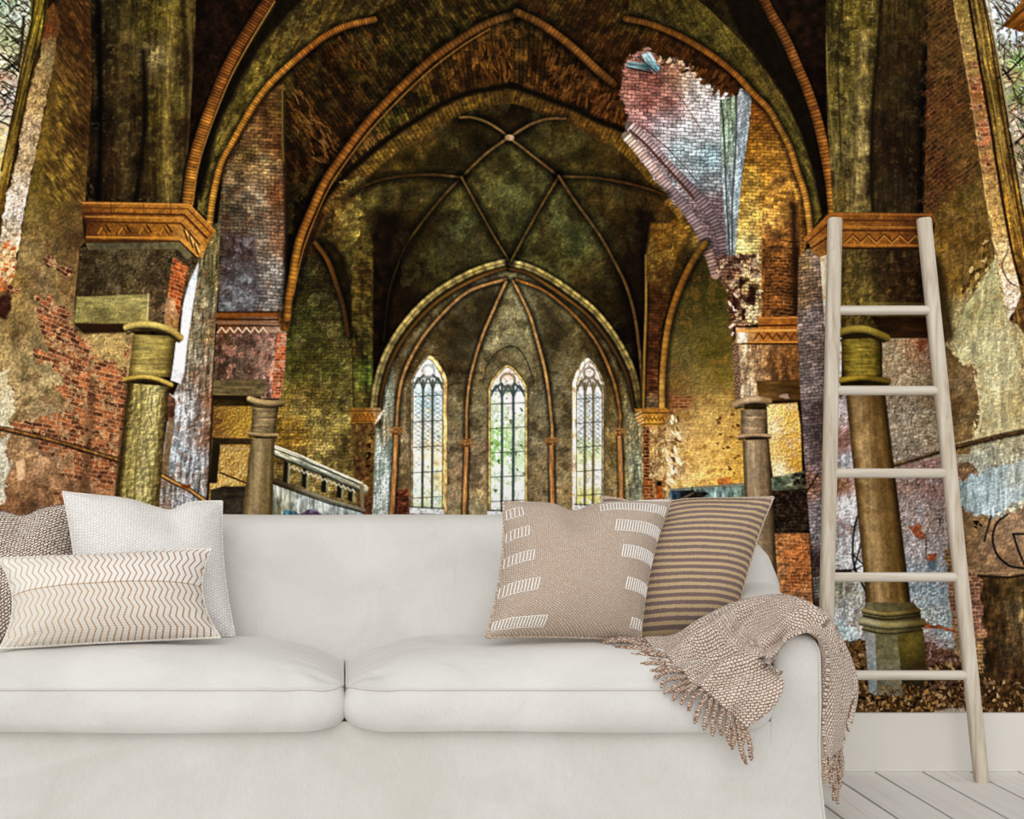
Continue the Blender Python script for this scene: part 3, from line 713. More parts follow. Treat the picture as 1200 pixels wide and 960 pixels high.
    fill(cv, P(412,497,440,497,438,560,436,612,420,612,414,540), G((420,520,(84,66,32)),(430,520,(110,88,46)),(432,560,(96,74,40)),(425,600,(92,62,40))), [('o',(62,30,18),.4,7,.6),('s',.2,4,14),('m',.25,4),('e',1.2,2)], part='printed_pier|printed dark olive pier at the left of the apse arch')
    scatter(cv, P(432,510,438,505,436,560,431,545), 12, [(40,24,14),(24,14,8)], 2, 4, 31, .9)
    smallcap(P(744,479,781,478,785,482,778,499,752,500,746,494), G((750,484,(150,104,44)),(765,482,(150,92,34)),(765,491,(206,158,66)),(778,495,(160,110,50))), ((P(745,484,784,484),1.4),(P(750,497,779,497),1.2)), 'printed_capital|printed small golden capital right of the apse')
    zigzag(cv, 755,491,778,491,5,5,(112,70,24))
    for k in range(4): line(cv, P(745+k,486+k*4,751+k,483+k*4), 1.4, (214,196,150), .9)
    fill(cv, P(752,500,779,500,781,560,786,612,752,612), G((765,510,(140,110,70)),(772,530,(168,138,86)),(765,550,(176,150,104)),(775,575,(160,124,80)),(760,595,(170,130,90)),(770,600,(150,90,50))), [('s',.25,4,22),('o',(214,200,160),.4,6,.6),('o',(96,56,30),.5,5,.6),('m',.2,4),('e',1.2,2)], part='printed_pier|printed tan plaster pier right of the apse')
    fill(cv, catmull(P(754,590,754,506,757,502,761,506,761,560,764,600),4), G((757,530,(84,38,16)),(758,580,(120,60,22))), [('B',(178,140,104),0,9,4,90,.4)])
    fill(cv, P(755,560,765,562,766,592,756,592), (132,66,26), [('B',(178,140,104),0,9,4,90,.4)]); fill(cv, P(770,564,775,564,775,570,770,570), (30,18,10))
    fill(cv, P(769,570,776,570,776,592,769,592), (150,70,30), [('m',.3,3)])
    # ---- gallery railing, left bay
    fill(cv, P(316,566,350,577,425,599,428,612,312,612), G((330,575,(150,156,142)),(360,590,(170,182,178)),(400,600,(156,168,166)),(322,600,(120,122,100))), [('s',.3,3,18),('m',.15,5)], part='printed_gallery_panel|printed pale gallery panel with violet graffiti')
    fill(cv, P(331,596,345,598,352,602,362,598,378,603,396,610,400,615,328,615), G((336,602,(84,140,170)),(345,604,(60,70,120)),(355,606,(96,70,130)),(370,606,(84,60,110)),(385,610,(110,96,130))), [('m',.4,4)], jag=1.5)
    pr = 'printed_railing|printed grey gallery railing with short posts'
    for k, (x, y) in enumerate(((333,540),(355,546),(378,553),(396,561),(409,566))):
        fill(cv, P(x,y,x+5,y+2,x+4,y+28-k*1.5,x-2,y+26-k*1.5), (30,30,22), part=pr); fill(cv, P(x+5,y+2,x+7.5,y+3,x+6.5,y+29-k*1.5,x+4,y+28-k*1.5), (132,130,100), part=pr)
    rib(cv, P(320,528,350,541,385,555,426,573), 11, G((320,528,(150,150,128)),(370,550,(130,136,122)),(424,572,(140,140,120))), smooth=False, hi=-.4, tex=[('s',.3,12,2,22)], part=pr)
    line(cv, P(318,521,350,533,385,549,424,566), 2.2, (206,206,186)); line(cv, P(318,525,350,537,385,552,424,569), 1.2, (40,38,28)); line(cv, P(318,532,350,545,385,559,424,576), 1.6, (56,54,40), .9)
    zigzag(cv, 340,547,416,576,3,14,(190,190,166),1.4)
    rib(cv, P(318,562,345,572,385,586,426,598), 5, G((320,562,(60,50,34)),(380,585,(110,108,90))), smooth=False, hi=-.3, part=pr)
    line(cv, P(318,566,345,576,385,590,426,601), 1.4, (24,22,16), .9); fill(cv, P(421,566,426,568,427,599,423,598), (120,112,84), part=pr)
    # pale panel in the right bay
    fill(cv, P(784,575,874,568,874,612,780,612), G((800,600,(150,170,170)),(840,590,(120,142,140)),(790,605,(170,190,194)),(868,580,(96,112,100)),(820,580,(96,116,110))), [('s',.35,3,16),('m',.2,5)], part='printed_gallery_panel|printed teal gallery panel in the right bay')
    fill(cv, P(786,575,813,574,812,582,800,588,787,592), G((790,580,(60,74,120)),(805,580,(30,28,24))), [('m',.4,4)]); fill(cv, P(810,577,832,578,815,588,800,590), (34,32,26), [('m',.3,3)], jag=1)
    line(cv, P(786,574,872,567), 2.2, (112,120,104)); line(cv, P(790,589,812,578), 1.8, (120,104,80)); line(cv, P(811,570,811,579), 1.2, (40,36,26))
    # ================= left middle pier
    fill(cv, P(255,262,262,200,275,170,300,125,325,100,334,100,336,365,256,365), G((262,240,(92,80,54)),(290,180,(104,84,44)),(318,130,(92,66,30)),(325,170,(100,60,30)),(308,190,(150,130,88)),(325,230,(112,66,36)),(302,235,(160,150,122)),(280,250,(84,74,58)),(275,290,(66,56,50)),(305,280,(136,128,110)),(325,280,(130,92,66)),(318,320,(150,146,136)),(330,350,(150,144,134)),(280,320,(66,58,56)),(270,350,(84,80,78)),(295,345,(92,92,94)),(262,300,(60,50,34))),
         [('b',-.45,4,9.5,4.1,90,.4),('o',(98,56,34),.5,10,.4),('m',.2,8),('e',1.1,2.2)], part='printed_pier|printed grey and red brick pier under the left arch')
    fill(cv, P(262,275,300,275,300,365,258,365), G((280,285,(70,56,46)),(272,320,(60,50,46)),(285,330,(104,110,116)),(270,355,(110,114,116)),(292,300,(74,66,66))), [('o',(150,156,166),.35,11,.6),('o',(40,26,20),.35,12,.6),('m',.25,5),('e',1.2,2.2)], soft=3, alpha=.85)
    rib(cv, P(332,108,333,180,335,260,335,362), 4.5, (30,20,9), round_=0, soft=1.6, alpha=.8)
    rib(cv, P(331,100,331,150,332,190), 2.2, (96,84,36), round_=0)
    pc = 'printed_cornice|printed brown moulded cornice on the left middle pier'
    fill(cv, P(253,366,339,366,342,374,334,390,256,392), G((270,370,(110,60,26)),(300,380,(104,76,56)),(325,385,(150,130,110)),(335,372,(140,84,36))), [('m',.2,5)], part=pc)
    line(cv, P(253,369,324,369), 4.5, (126,68,28), 1, part=pc); line(cv, P(253,366,325,366), 1.6, (52,28,12)); line(cv, P(254,374,338,375), 1.6, (44,26,14)); line(cv, P(254,378,336,379), 3, (128,96,72)); line(cv, P(254,382,332,382), 1.4, (46,30,20))
    zigzag(cv, 255,387,313,387,6,6,(206,182,160),1.6)
    fill(cv, P(326,372,341,372,338,388,329,388), G((333,376,(150,96,40)),(335,384,(84,54,24))), [('m',.3,3)])
    fill(cv, P(253,392,336,390,334,430,328,467,306,467,300,446,250,446), G((262,400,(84,60,40)),(285,400,(92,76,64)),(310,410,(132,110,96)),(320,430,(160,136,120)),(265,430,(70,56,44)),(290,430,(96,82,66)),(310,450,(150,128,120)),(325,440,(150,70,46))),
         [('o',(132,54,36),.45,7,.7),('o',(56,36,24),.35,10,.6),('o',(176,160,150),.5,7,.5),('s',.15,4,20),('m',.22,5),('e',1.2,2.2)], part='printed_pier_block|printed mauve and red pier block on the left middle column')
    fill(cv, P(325,392,336,390,334,430,329,466,318,466,322,420), (158,68,40), [('B',(178,140,104),4,7,3.6,94,.5),('o',(210,190,176),.4,5,.6)], part='printed_pier_block|printed mauve and red pier block on the left middle column')
    fill(cv, P(250,446,312,444,310,465,249,464), G((265,452,(104,92,60)),(300,455,(96,84,56))), [('m',.15,6),('s',.2,18,3)], part='printed_pier_block|printed mauve and red pier block on the left middle column')
    fill(cv, P(249,463,296,464,292,470,250,468), (34,24,12))
    # left middle column
    lc = 'printed_column|printed grey tan column in the left middle distance'
    column(cv, P(296,472,326,474,323,509,294,509), (48,40,24), (112,98,66), (140,126,92), [('s',.22,20,2.2),('m',.12,4)], lc, .4)
    rib(cv, P(293,468,302,471,318,473,331,472), 8, G((293,468,(140,126,88)),(312,470,(128,114,80)),(331,472,(96,82,52))), hi=-.3, round_=.6, part=lc); line(cv, P(292,473,302,477,318,478,330,476), 1.8, (50,40,22), .9, True)
    rib(cv, P(292,508,308,510,324,510), 5, (116,102,70), hi=-.3, round_=.7, part=lc); line(cv, P(292,512,308,513.5,324,513), 1.6, (48,38,22), .9)
    column(cv, P(294,514,322,514,314,742,270,742), (60,48,28), (114,100,64), (144,130,96), [('s',.10,3,40),('m',.07,6)], lc, .38)
    # frame and dark panel left of it
    fill(cv, P(249,513,295,514,294,521,258,521,254,566,246,566), G((255,520,(44,34,22)),(280,517,(62,48,28))), [('m',.2,4)]); line(cv, P(258,524,292,526), 1.8, (170,150,110), .9); fill(cv, P(249,522,258,522,254,566,245,566), (36,28,18))
    line(cv, P(258,554,288,566), 2, (66,46,26)); fill(cv, P(247,574,262,570,288,570,284,612,244,612), G((265,575,(44,38,28)),(262,595,(60,54,44))), [('s',.25,20,3),('m',.2,5)])
    # right middle pier
    fill(cv, P(836,300,866,298,892,298,892,350,888,378,868,384,866,402,860,402,852,350,842,322), G((842,310,(130,104,92)),(855,320,(120,84,64)),(860,350,(112,70,50)),(875,330,(190,170,112)),(880,365,(206,186,140)),(866,385,(150,110,80))), [('b',-.6,2,8,4.2,92,.5),('o',(44,24,16),.12,7,.85),('o',(226,212,176),.5,6,.7),('e',1.6,2.4)], jag=2, part='printed_broken_arch|printed broken double ring of pale bricks')
    for q in (P(866,325,872,330,870,350,864,345), P(878,335,884,340,882,356,876,352), P(858,345,863,352,862,375,857,370), P(868,360,874,362,874,376,868,376), P(861,380,868,383,868,396,860,396)): fill(cv, q, (36,18,12), jag=1.5, soft=1.2, alpha=.85)
    scatter(cv, P(852,340,866,340,868,400,858,400), 20, [(214,196,180),(158,74,44),(60,34,26)], 2, 4.5, 41, .85)
    rc_ = 'printed_cornice|printed orange brown cornice on the right middle pier'
    fill(cv, P(888,372,939,371,939,402,862,402,862,384,888,384), G((900,376,(156,88,32)),(930,378,(140,76,28)),(880,388,(150,106,52)),(900,392,(172,100,40)),(930,394,(140,84,38)),(870,394,(190,170,140))), [('m',.18,5)], part=rc_)
    line(cv, P(888,382,939,381), 2, (66,34,14)); line(cv, P(864,388,939,387), 2.4, (206,146,76)); line(cv, P(876,401,939,401), 2, (190,120,52)); line(cv, P(876,404,939,404), 2.4, (50,28,14)); line(cv, P(888,373,938,372), 1.4, (190,120,56))
    zigzag(cv, 884,394,936,394,7,5,(84,42,16),1.5); fill(cv, P(864,390,876,390,875,402,864,402), (206,196,170), [('m',.3,3)])
    fill(cv, P(858,402,866,404,868,420,870,470,862,476,860,440), (84,70,58), [('B',(178,140,104),-30,7,3,60,.4)], part='printed_pier_block|printed two toned pier block on the right middle column')
    fill(cv, P(866,404,940,404,940,446,940,470,868,472), G((872,415,(190,176,146)),(885,420,(176,150,112)),(880,455,(180,166,138)),(890,405,(150,110,70)),(905,420,(120,76,40)),(930,415,(112,72,36)),(920,438,(104,68,36)),(910,460,(88,66,34)),(935,460,(74,54,26))),
         [('b',-.12,0,9,4,90,.2),('s',.25,4,16),('o',(104,64,36),.5,7,.5),('m',.2,5),('e',1.2,2.2)], part='printed_pier_block|printed two toned pier block on the right middle column')
    fill(cv, P(886,446,940,445,940,470,890,470), G((900,455,(92,68,32)),(930,460,(76,54,24))), [('s',.2,18,3)]); fill(cv, P(905,470,942,469,942,476,905,476), (34,22,10)); fill(cv, P(912,462,922,462,924,467,912,467), (150,130,112), jag=1)
    fill(cv, P(898,474,934,472,938,500,940,556,906,562,900,520), G((908,480,(226,204,130)),(925,490,(206,164,84)),(906,500,(226,214,170)),(925,520,(196,150,66)),(930,545,(176,130,52)),(915,550,(240,226,190)),(908,530,(206,176,112))), [('o',(120,72,26),.45,6,.7),('o',(252,240,206),.5,6,.6),('e',1.4,2)], part='printed_bay_wall|printed golden plaster wall lit from the right')
    fill(cv, P(902,560,942,552,946,572,904,577), G((910,570,(92,104,84)),(930,562,(112,120,96)),(940,568,(44,40,30))), [('s',.35,10,3,-8),('m',.25,4)])
    scatter(cv, P(928,556,944,552,946,572,932,572), 18, [(20,16,12),(44,38,28)], 2, 5, 43, .9)
    fill(cv, P(904,575,946,574,950,626,906,626), (34,24,16), [('B',(60,46,36),0,8,4,90,.5),('o',(16,10,6),.1,8,.8),('o',(96,84,60),.6,4,.6)], part='printed_dark_panel|printed dark coal coloured block low on the right')
    fill(cv, P(906,625,948,625,952,700,956,760,900,760), G((915,635,(160,100,56)),(930,650,(170,84,36)),(930,680,(150,66,26)),(915,670,(170,120,80)),(935,700,(150,100,70)),(920,720,(170,130,100))), [('B',(178,140,104),2,9,4,92,.4),('m',.2,5),('e',1.2,2)], part='printed_brick_panel|printed orange red brick panel low on the right')
    # right middle column
    rcn = 'printed_column|printed grey tan column in the right middle distance'
    column(cv, P(868,480,899,480,897,511,868,511), (70,58,40), (116,100,74), (150,134,106), [('s',.2,20,2.2),('m',.12,4)], rcn, .4)
    rib(cv, P(862,474,872,470,885,468,900,470), 9, G((862,474,(120,104,76)),(880,470,(150,134,108)),(900,470,(104,86,56))), hi=-.2, round_=.6, part=rcn); line(cv, P(862,479,872,477,885,475,900,476), 1.8, (50,40,26), .9, True)
    rib(cv, P(866,512,884,510,902,511), 5, (122,106,80), hi=-.3, round_=.7, part=rcn); line(cv, P(866,515,884,513.5,902,514), 1.6, (52,42,28), .9)
    column(cv, P(870,516,901,515,916,762,879,762), (52,40,22), (118,102,76), (152,138,110), [('s',.10,3,40),('m',.07,6)], rcn, .35)
    # ================= wall strip and slit window left of the middle pier
    fill(cv, P(236,262,258,262,256,330,252,392,248,470,246,520,244,560,240,600,180,612,186,560,200,470,214,440,228,340), G((245,280,(104,96,60)),(250,330,(84,78,48)),(238,340,(120,116,92)),(235,380,(128,124,100)),(248,390,(104,92,60)),(228,420,(130,126,108)),(240,440,(120,104,84)),(246,470,(110,76,52)),(222,470,(150,154,150)),(230,500,(136,136,130)),(244,510,(112,80,58)),(210,490,(190,198,208)),(208,530,(170,184,198)),(225,545,(140,150,158)),(240,560,(112,108,100)),(200,570,(140,134,120)),(215,590,(160,168,178)),(195,600,(140,130,116))),
         [('s',.3,2.5,18,4),('o',(116,76,50),.5,8,.5),('m',.22,5),('e',1.4,2.2)], part='printed_plaster_strip|printed blue grey plaster strip left of the middle column')
    fill(cv, P(221,312,233,300,231,330,226,360,220,400,216,436,212,450,200,446,204,420,206,402,211,395,214,360,218,330), G((226,320,(198,206,222)),(220,370,(226,230,240)),(208,420,(244,246,250)),(206,445,(214,216,226))), [('m',.08,6)], part='printed_slit_window|printed bright slit of daylight beside the front left pier')
    line(cv, P(199,462,207,468,211,476), 1.6, (226,222,216), .8); fill(cv, P(197,462,206,468,204,492,196,494), G((200,470,(110,80,60)),(200,485,(70,46,30))), [('m',.3,3)], jag=1)
    fill(cv, P(198,490,205,490,196,560,188,560), (122,104,76), [('m',.2,5)])
    rib(cv, P(187,556,205,566,222,574,240,587), 3.6, (150,112,62), hi=-.3, shadow=2, smooth=False); fill(cv, P(212,568,224,568,223,573,214,573), (120,62,30))
    # ================= front left: window, jamb, wall
    fill(cv, P(-700,-600,30,-600,42,0,36,30,28,60,22,95,16,130,10,160,5,200,0,240,-10,300,-700,300), G((5,10,(150,172,150)),(20,20,(176,190,180)),(8,40,(160,172,130)),(24,50,(140,140,96)),(8,70,(206,206,170)),(4,95,(180,150,126)),(10,110,(190,190,190)),(4,130,(196,176,160)),(3,160,(190,176,130)),(2,200,(210,190,110)),(-200,50,(160,176,150))), [('m',.25,5),('o',(70,90,50),.4,4,.7),('o',(244,246,232),.4,4,.7)], part='printed_front_window|printed leaded window edge at the far left')
    WL = P(-60,0,38,0,34,30,28,60,22,95,16,130,10,160,-60,160)
    scatter(cv, P(-4,0,38,0,34,30,24,80,10,160,-4,160), 170, [(40,52,30),(20,26,18),(110,140,80),(70,50,30),(226,232,214),(160,120,90)], 1.2, 3.0, 51, .8)
    lattice(cv, P(-4,0,38,0,34,30,24,80,10,160,-4,160), 150, 52, [(20,24,16),(36,34,20),(60,44,24)], 1.3)
    line(cv, P(-2,62,10,72,22,84), 2.2, (16,16,14)); line(cv, P(28,20,26,50,22,80), 3.5, (40,30,16), .8)
    fill(cv, P(36,-100,56,-100,56,0,54,30,47,55,42,80,35,108,28,140,20,175,12,215,4,260,-6,290,-30,300,0,210,8,170,15,130,22,90,28,60,36,25), G((48,5,(92,82,28)),(42,25,(110,98,34)),(36,50,(84,72,28)),(30,70,(92,78,34)),(24,95,(110,96,48)),(18,120,(92,78,30)),(10,160,(128,104,44)),(4,200,(160,132,60)),(2,230,(84,64,24)),(30,100,(70,54,20))), [('s',.45,2.2,30,14),('m',.25,5)], part='printed_window_jamb|printed olive moulded jamb of the far left window')
    for a, c, w in ((P(54,0,50,40,40,75,32,110,24,150,14,200,4,250), (30,20,8), 3), (P(40,0,37,30,28,70,20,110,12,150,2,200), (34,26,12), 2.4), (P(48,0,44,30,36,65,28,100,18,145,8,195,-2,240), (128,112,44), 2)): line(cv, a, w, c, .75, True)
    fill(cv, P(55,14,62,4,70,14,72,30,68,46,64,75,57,110,49,150,42,180,34,215,27,260,20,300,16,330,8,342,-30,350,-30,300,0,282,6,240,14,205,22,172,28,140,34,110,42,80,48,58),
         G((62,22,(96,60,24)),(58,36,(110,40,20)),(60,50,(112,100,62)),(56,70,(140,126,84)),(48,100,(150,128,84)),(42,120,(170,146,96)),(36,150,(176,158,124)),(28,190,(170,152,116)),(22,225,(206,196,176)),(14,250,(212,206,194)),(8,275,(196,186,160)),(10,300,(210,176,130)),(6,320,(226,196,150)),(4,340,(170,90,50))), [('o',(84,66,40),.4,5,.6),('m',.2,6),('e',1.2,2.2)], jag=1.2, part='printed_window_reveal|printed pale plaster reveal of the far left window')
    scatter(cv, P(0,290,20,270,17,335,0,345), 22, [(186,84,40),(206,110,56),(160,62,30)], 2, 5, 55, .85, 0, 1.8)
    fill(cv, P(72,-100,108,-100,110,0,112,100,108,235,98,240,97,262,100,284,94,290,88,350,88,388,150,384,158,392,150,447,134,612,-40,612,-40,345,8,342,18,320,27,262,42,180,57,110,68,47,72,25,64,5),
         G((80,10,(50,32,14)),(90,40,(56,36,16)),(75,70,(92,76,32)),(95,80,(66,42,18)),(105,100,(40,16,8)),(62,120,(104,86,34)),(85,130,(80,60,26)),(100,160,(48,30,14)),(55,170,(104,86,34)),(75,180,(88,68,28)),(95,210,(60,42,18)),(45,210,(104,88,36)),(60,235,(110,92,40)),(35,250,(124,108,58)),(70,260,(92,74,38)),(90,280,(78,58,32)),(35,300,(134,118,78)),(60,300,(110,92,54)),(20,330,(118,98,54)),(50,330,(148,130,92)),(80,330,(122,98,60)),(20,370,(130,112,68)),(60,370,(140,120,80)),(110,410,(150,128,84)),(140,410,(158,138,90)),(30,420,(140,126,86)),(60,440,(158,144,104)),(30,470,(158,142,102)),(60,500,(170,148,116)),(20,520,(150,124,90)),(60,540,(158,128,98)),(40,580,(140,106,76)),(90,570,(140,104,76)),(120,560,(150,110,82)),(110,480,(150,120,80)),(20,600,(120,86,60))),
         [('o',(84,62,34),.5,14,.5),('m',.16,12),('m',.13,3),('e',.9,2.2)], part='printed_plaster_wall|printed peeling plaster and red brick wall at the left')
    fill(cv, P(72,0,112,0,112,235,60,240,48,210,62,120), G((70,130,(104,84,34)),(100,60,(60,38,16)),(95,150,(62,42,18)),(60,200,(110,92,38))), [('s',.5,2.4,9,-35),('o',(40,22,10),.35,10,.6),('m',.2,6)], soft=5, alpha=.7)
    # red brick shows where the plaster is off
    RBK = [(150,62,30),(132,50,24),(166,78,40)]
    def redpatch(poly, ang, jag, lite=1.0, bw=11, bh=5.2, a2=None, al=.95, base=(140,78,50)):
        fill(cv, poly, G(*[int(v*lite) for v in base]), [('B',(186,150,114),ang,bw,bh,a2 if a2 is not None else ang+86,.75),('o',(170,140,102),.62,7,1.2),('m',.16,4),('e',.8,2)], jag=jag, jscale=7, soft=1.0, alpha=al)
    redpatch(P(41,345,60,348,76,362,84,388,96,398,108,408,108,470,100,472,88,450,78,440,70,424,62,410,52,398,44,376), 24, 4.5, .92)
    redpatch(P(55,300,66,304,84,316,82,326,70,320,56,312), 24, 3.5, .62)
    redpatch(P(30,404,50,410,74,420,88,428,104,436,106,480,100,520,60,505,45,492,68,488,88,480,72,470,66,455,80,450,60,430,40,415), 17, 4.5)
    redpatch(P(108,420,128,424,150,432,148,480,140,510,134,540,104,536,104,500), 14, 4.0, .95)
    redpatch(P(14,498,40,494,70,488,104,500,110,520,138,528,136,560,118,572,96,560,70,556,84,542,60,530,34,512), 11, 4.5, .92)
    redpatch(P(106,540,134,542,132,570,112,566), 8, 4, .9); redpatch(P(62,580,76,576,74,592,64,594), 8, 3, .9); redpatch(P(140,400,152,404,150,420,142,416), 20, 3)
    fill(cv, P(97,430,106,432,104,470,98,530,86,612,100,612,108,540,112,450), (84,58,36), [('m',.3,5)], soft=3, alpha=.5)
    fill(cv, P(108,392,146,392,150,420,144,424,128,415,112,412), G((125,402,(166,146,96)),(140,410,(160,140,88))), [('m',.2,5),('e',1,2)], jag=3)
    fill(cv, P(-30,436,8,434,14,455,18,470,12,500,-30,500), G((4,450,(190,180,146)),(10,480,(196,190,160))), [('m',.15,6),('e',1,2)], jag=3)
    fill(cv, P(-30,515,8,512,10,540,8,590,-30,600), G((4,530,(186,184,164)),(4,570,(176,172,152))), [('m',.2,6),('e',1,2)], jag=4)
    fill(cv, P(18,540,27,540,29,562,20,564), (206,176,138), jag=2)
    rib(cv, P(-30,500,0,502,30,509,60,516,94,526,140,540), 3.6, (110,76,40), hi=-.5, shadow=2.5, tex=[('m',.3,4)])
    # window reveal foot and dark brick below the far left window
    fill(cv, P(-30,346,12,345,14,360,6,372,-30,374), (58,32,22), [('m',.4,4)], jag=2, soft=2)
    redpatch(P(10,336,24,338,22,344,10,345), 14, 2, .7)
    # ---- front left pier: shafts above the cornice
    fp = 'printed_pier_shaft|printed dark mossy shaft above the front left cornice'
    fill(cv, P(104,-200,236,-200,234,0,230,120,222,242,100,240,108,100), G((112,30,(14,9,5)),(116,140,(8,6,3)),(112,220,(20,12,6)),(124,60,(26,18,8)),(135,20,(50,44,20)),(150,40,(66,58,26)),(140,100,(54,38,18)),(155,110,(58,46,22)),(135,180,(44,28,14)),(150,180,(56,46,24)),(140,225,(40,26,12)),(155,215,(54,46,24)),(166,130,(24,16,8)),(163,190,(16,10,5)),(160,225,(20,12,6)),(176,30,(66,58,20)),(195,15,(80,72,24)),(205,50,(92,80,34)),(185,65,(136,124,80)),(178,130,(66,56,20)),(195,130,(88,76,28)),(208,120,(92,84,40)),(180,200,(70,56,20)),(195,200,(104,88,40)),(205,220,(84,72,34)),(218,60,(50,38,18)),(222,150,(30,20,9)),(230,60,(18,10,5)),(216,200,(66,54,28))),
         [('s',.22,2.4,30),('o',(112,104,60),.7,6,.5),('o',(24,16,8),.5,9,.6),('m',.18,9),('m',.12,3),('e',.9,2.2)], part=fp)
    for a, c, w in ((P(115,0,117,80,118,160,114,240), (6,4,2), 7), (P(168,60,170,140,164,200,158,240), (12,8,4), 6), (P(214,0,218,80,218,160,214,236), (40,28,12), 2.5), (P(220,0,224,60,224,130,220,180), (112,96,54), 1.5)): rib(cv, a, w, c, round_=0, soft=2.5, alpha=.85)
    rib(cv, P(200,0,199,70,196,140,197,236), 15, (124,110,56), round_=.3, soft=6, alpha=.40, tex=[('m',.35,4),('s',.3,2.4,14)])
    rib(cv, P(146,20,144,100,146,230), 16, (84,70,36), round_=.2, soft=7, alpha=.35, tex=[('m',.5,5)])
    fill(cv, P(230,-100,330,-100,312,0,280,44,254,90,238,130,226,180,216,236,222,150,228,60,230,0), G((245,40,(20,11,6)),(235,120,(24,13,6)),(280,20,(24,13,6))), [('m',.4,10),('m',.3,3)])
    # ---- front left arch: outer rib, olive soffit, inner rib
    fill(cv, P(232,236,238,196,248,160,262,126,278,92,296,62,318,30,345,0,380,-60,520,-60,470,0,430,20,404,28,376,42,345,67,317,92,298,118,283,145,270,168,257,194,250,222,244,258,232,246),
         G((236,240,(88,78,36)),(245,200,(84,72,30)),(262,165,(96,84,36)),(275,130,(84,72,28)),(295,95,(88,78,30)),(320,65,(78,66,26)),(345,45,(70,58,24)),(380,20,(64,52,20)),(420,10,(56,44,18)),(460,-10,(50,38,16))),
         [('m',.25,9),('s',.3,3,16,30),('o',(124,116,62),.5,5,.5),('o',(44,34,14),.45,7,.5),('e',1.2,2.2)], part='printed_arch_soffit|printed olive plastered soffit of the front left arch')
    fill(cv, P(228,220,236,180,247,144,262,108,280,72,300,40,322,6,345,-30,372,-30,352,4,330,26,308,52,290,82,272,116,256,152,246,190,236,236), (16,10,4), [('m',.3,6)], soft=3, alpha=.93)
    AR = 'printed_arch_rib|printed orange brick rib of the front left arch'
    rib(cv, P(219,242,225,197,235,160,248,124,262,89,280,54,300,22,316,-2,340,-40), 13, G((219,240,(158,100,38)),(235,160,(150,88,32)),(262,89,(128,68,26)),(300,22,(104,54,20)),(318,0,(92,46,18))), tick=3.6, tickamp=.42, hi=.25, round_=.45, shadow=4, tex=[('m',.15,6)], part=AR)
    line(cv, P(226,240,232,198,242,163,255,128,269,94,287,60,306,28,322,2), 1.6, (190,136,66), .7, True)
    rib(cv, P(246,262,250,231,259,194,272,169,284,147,300,120,319,96,347,70,378,45,406,31,438,23.5), 8.5, G((247,250,(158,108,40)),(272,169,(150,96,34)),(320,94,(146,92,32)),(378,44,(122,66,22)),(438,23,(120,72,28))), tick=3.4, tickamp=.25, hi=-.2, round_=.7, shadow=6, part=AR)
    line(cv, P(258,215,264,190,276,168,288,148,304,123,322,99), 1.6, (60,36,12), .8, True)
    # main middle arch rib
    MR = 'printed_main_rib|printed orange brick rib of the main middle arch'
    rib(cv, P(336,372,338,350,343,322,347,297,353,275,366,244,381,212,400,184,425,150,450,122,478,94,506,69,537,47,569,28,606,15), 10, G((337,365,(128,78,28)),(345,310,(142,90,30)),(366,244,(128,74,26)),(400,184,(120,66,24)),(450,122,(112,62,22)),(506,69,(96,54,20)),(569,28,(84,52,20)),(600,17,(70,48,20))), tick=5, tickamp=.2, hi=.25, round_=.7, shadow=9, part=MR)
    line(cv, P(344,345,350,315,357,288,371,252,386,220,405,191,430,158,456,129,484,101,512,76,543,53,574,34), 1.4, (168,112,52), .75, True)
    line(cv, P(352,340,356,310,364,284,378,252), 4, (20,12,5), .7, True, soft=2)
    rib(cv, P(606,15,631,27,656,44,681,65,700,83,718,98), 10, G((609,16,(80,52,20)),(656,45,(104,60,22)),(690,73,(116,68,26)),(718,98,(70,42,16))), tick=4.5, tickamp=.22, hi=-.2, round_=.7, shadow=8, part=MR)
    # ---- front right arch
    fill(cv, P(1000,-100,760,-100,790,-20,830,10,850,30,872,52,900,86,922,120,940,160,954,205,963,252,950,272,947,235,936,200,926,170,912,145,898,122,880,105,858,80,838,62,815,48,790,36,758,24,736,14,740,-20),
         G((770,5,(52,42,16)),(810,20,(62,54,20)),(850,45,(70,62,24)),(880,75,(66,56,22)),(905,105,(62,52,22)),(930,155,(66,60,24)),(945,205,(76,68,28)),(955,250,(96,84,34))), [('m',.22,9),('s',.25,3,16,-30),('o',(96,88,40),.5,5,.5),('e',1.1,2.2)], part='printed_arch_soffit|printed olive plastered soffit of the front right arch')
    fill(cv, P(835,-30,870,-30,896,20,922,70,940,110,954,155,964,200,970,248,962,250,952,200,938,155,918,112,894,76,866,40), (16,10,5), [('m',.3,6)], soft=3, alpha=.93)
    fill(cv, P(900,-60,975,-60,970,0,966,60,968,120,972,180,980,248,974,248,966,190,952,130,934,80,915,36,895,0), G((945,40,(24,14,7)),(958,100,(18,9,5)),(970,200,(14,8,4))), [('m',.4,8)])
    AR2 = 'printed_arch_rib|printed orange brick rib of the front right arch'
    rib(cv, P(870,-50,888,-14,903,16,919,44,934,78,947,109,959,147,967,184,973,219,976,250), 12, G((890,0,(96,52,20)),(919,44,(116,66,28)),(947,109,(122,68,26)),(967,184,(140,80,30)),(976,245,(166,106,40))), tick=4.4, tickamp=.4, hi=-.25, round_=.45, shadow=4, tex=[('m',.15,6)], part=AR2)
    rib(cv, P(734,22,762,28,794,41,819,55,844,72,866,91,881,108,900,127,912,147,925,172,934,200,944,231,950,274), 8.5, G((734,22,(84,52,18)),(794,41,(96,56,18)),(844,72,(112,62,20)),(881,108,(120,70,24)),(912,147,(112,76,28)),(934,200,(140,92,34)),(949,265,(158,108,44))), tick=3.6, tickamp=.22, hi=.2, round_=.7, shadow=6, part=AR2)
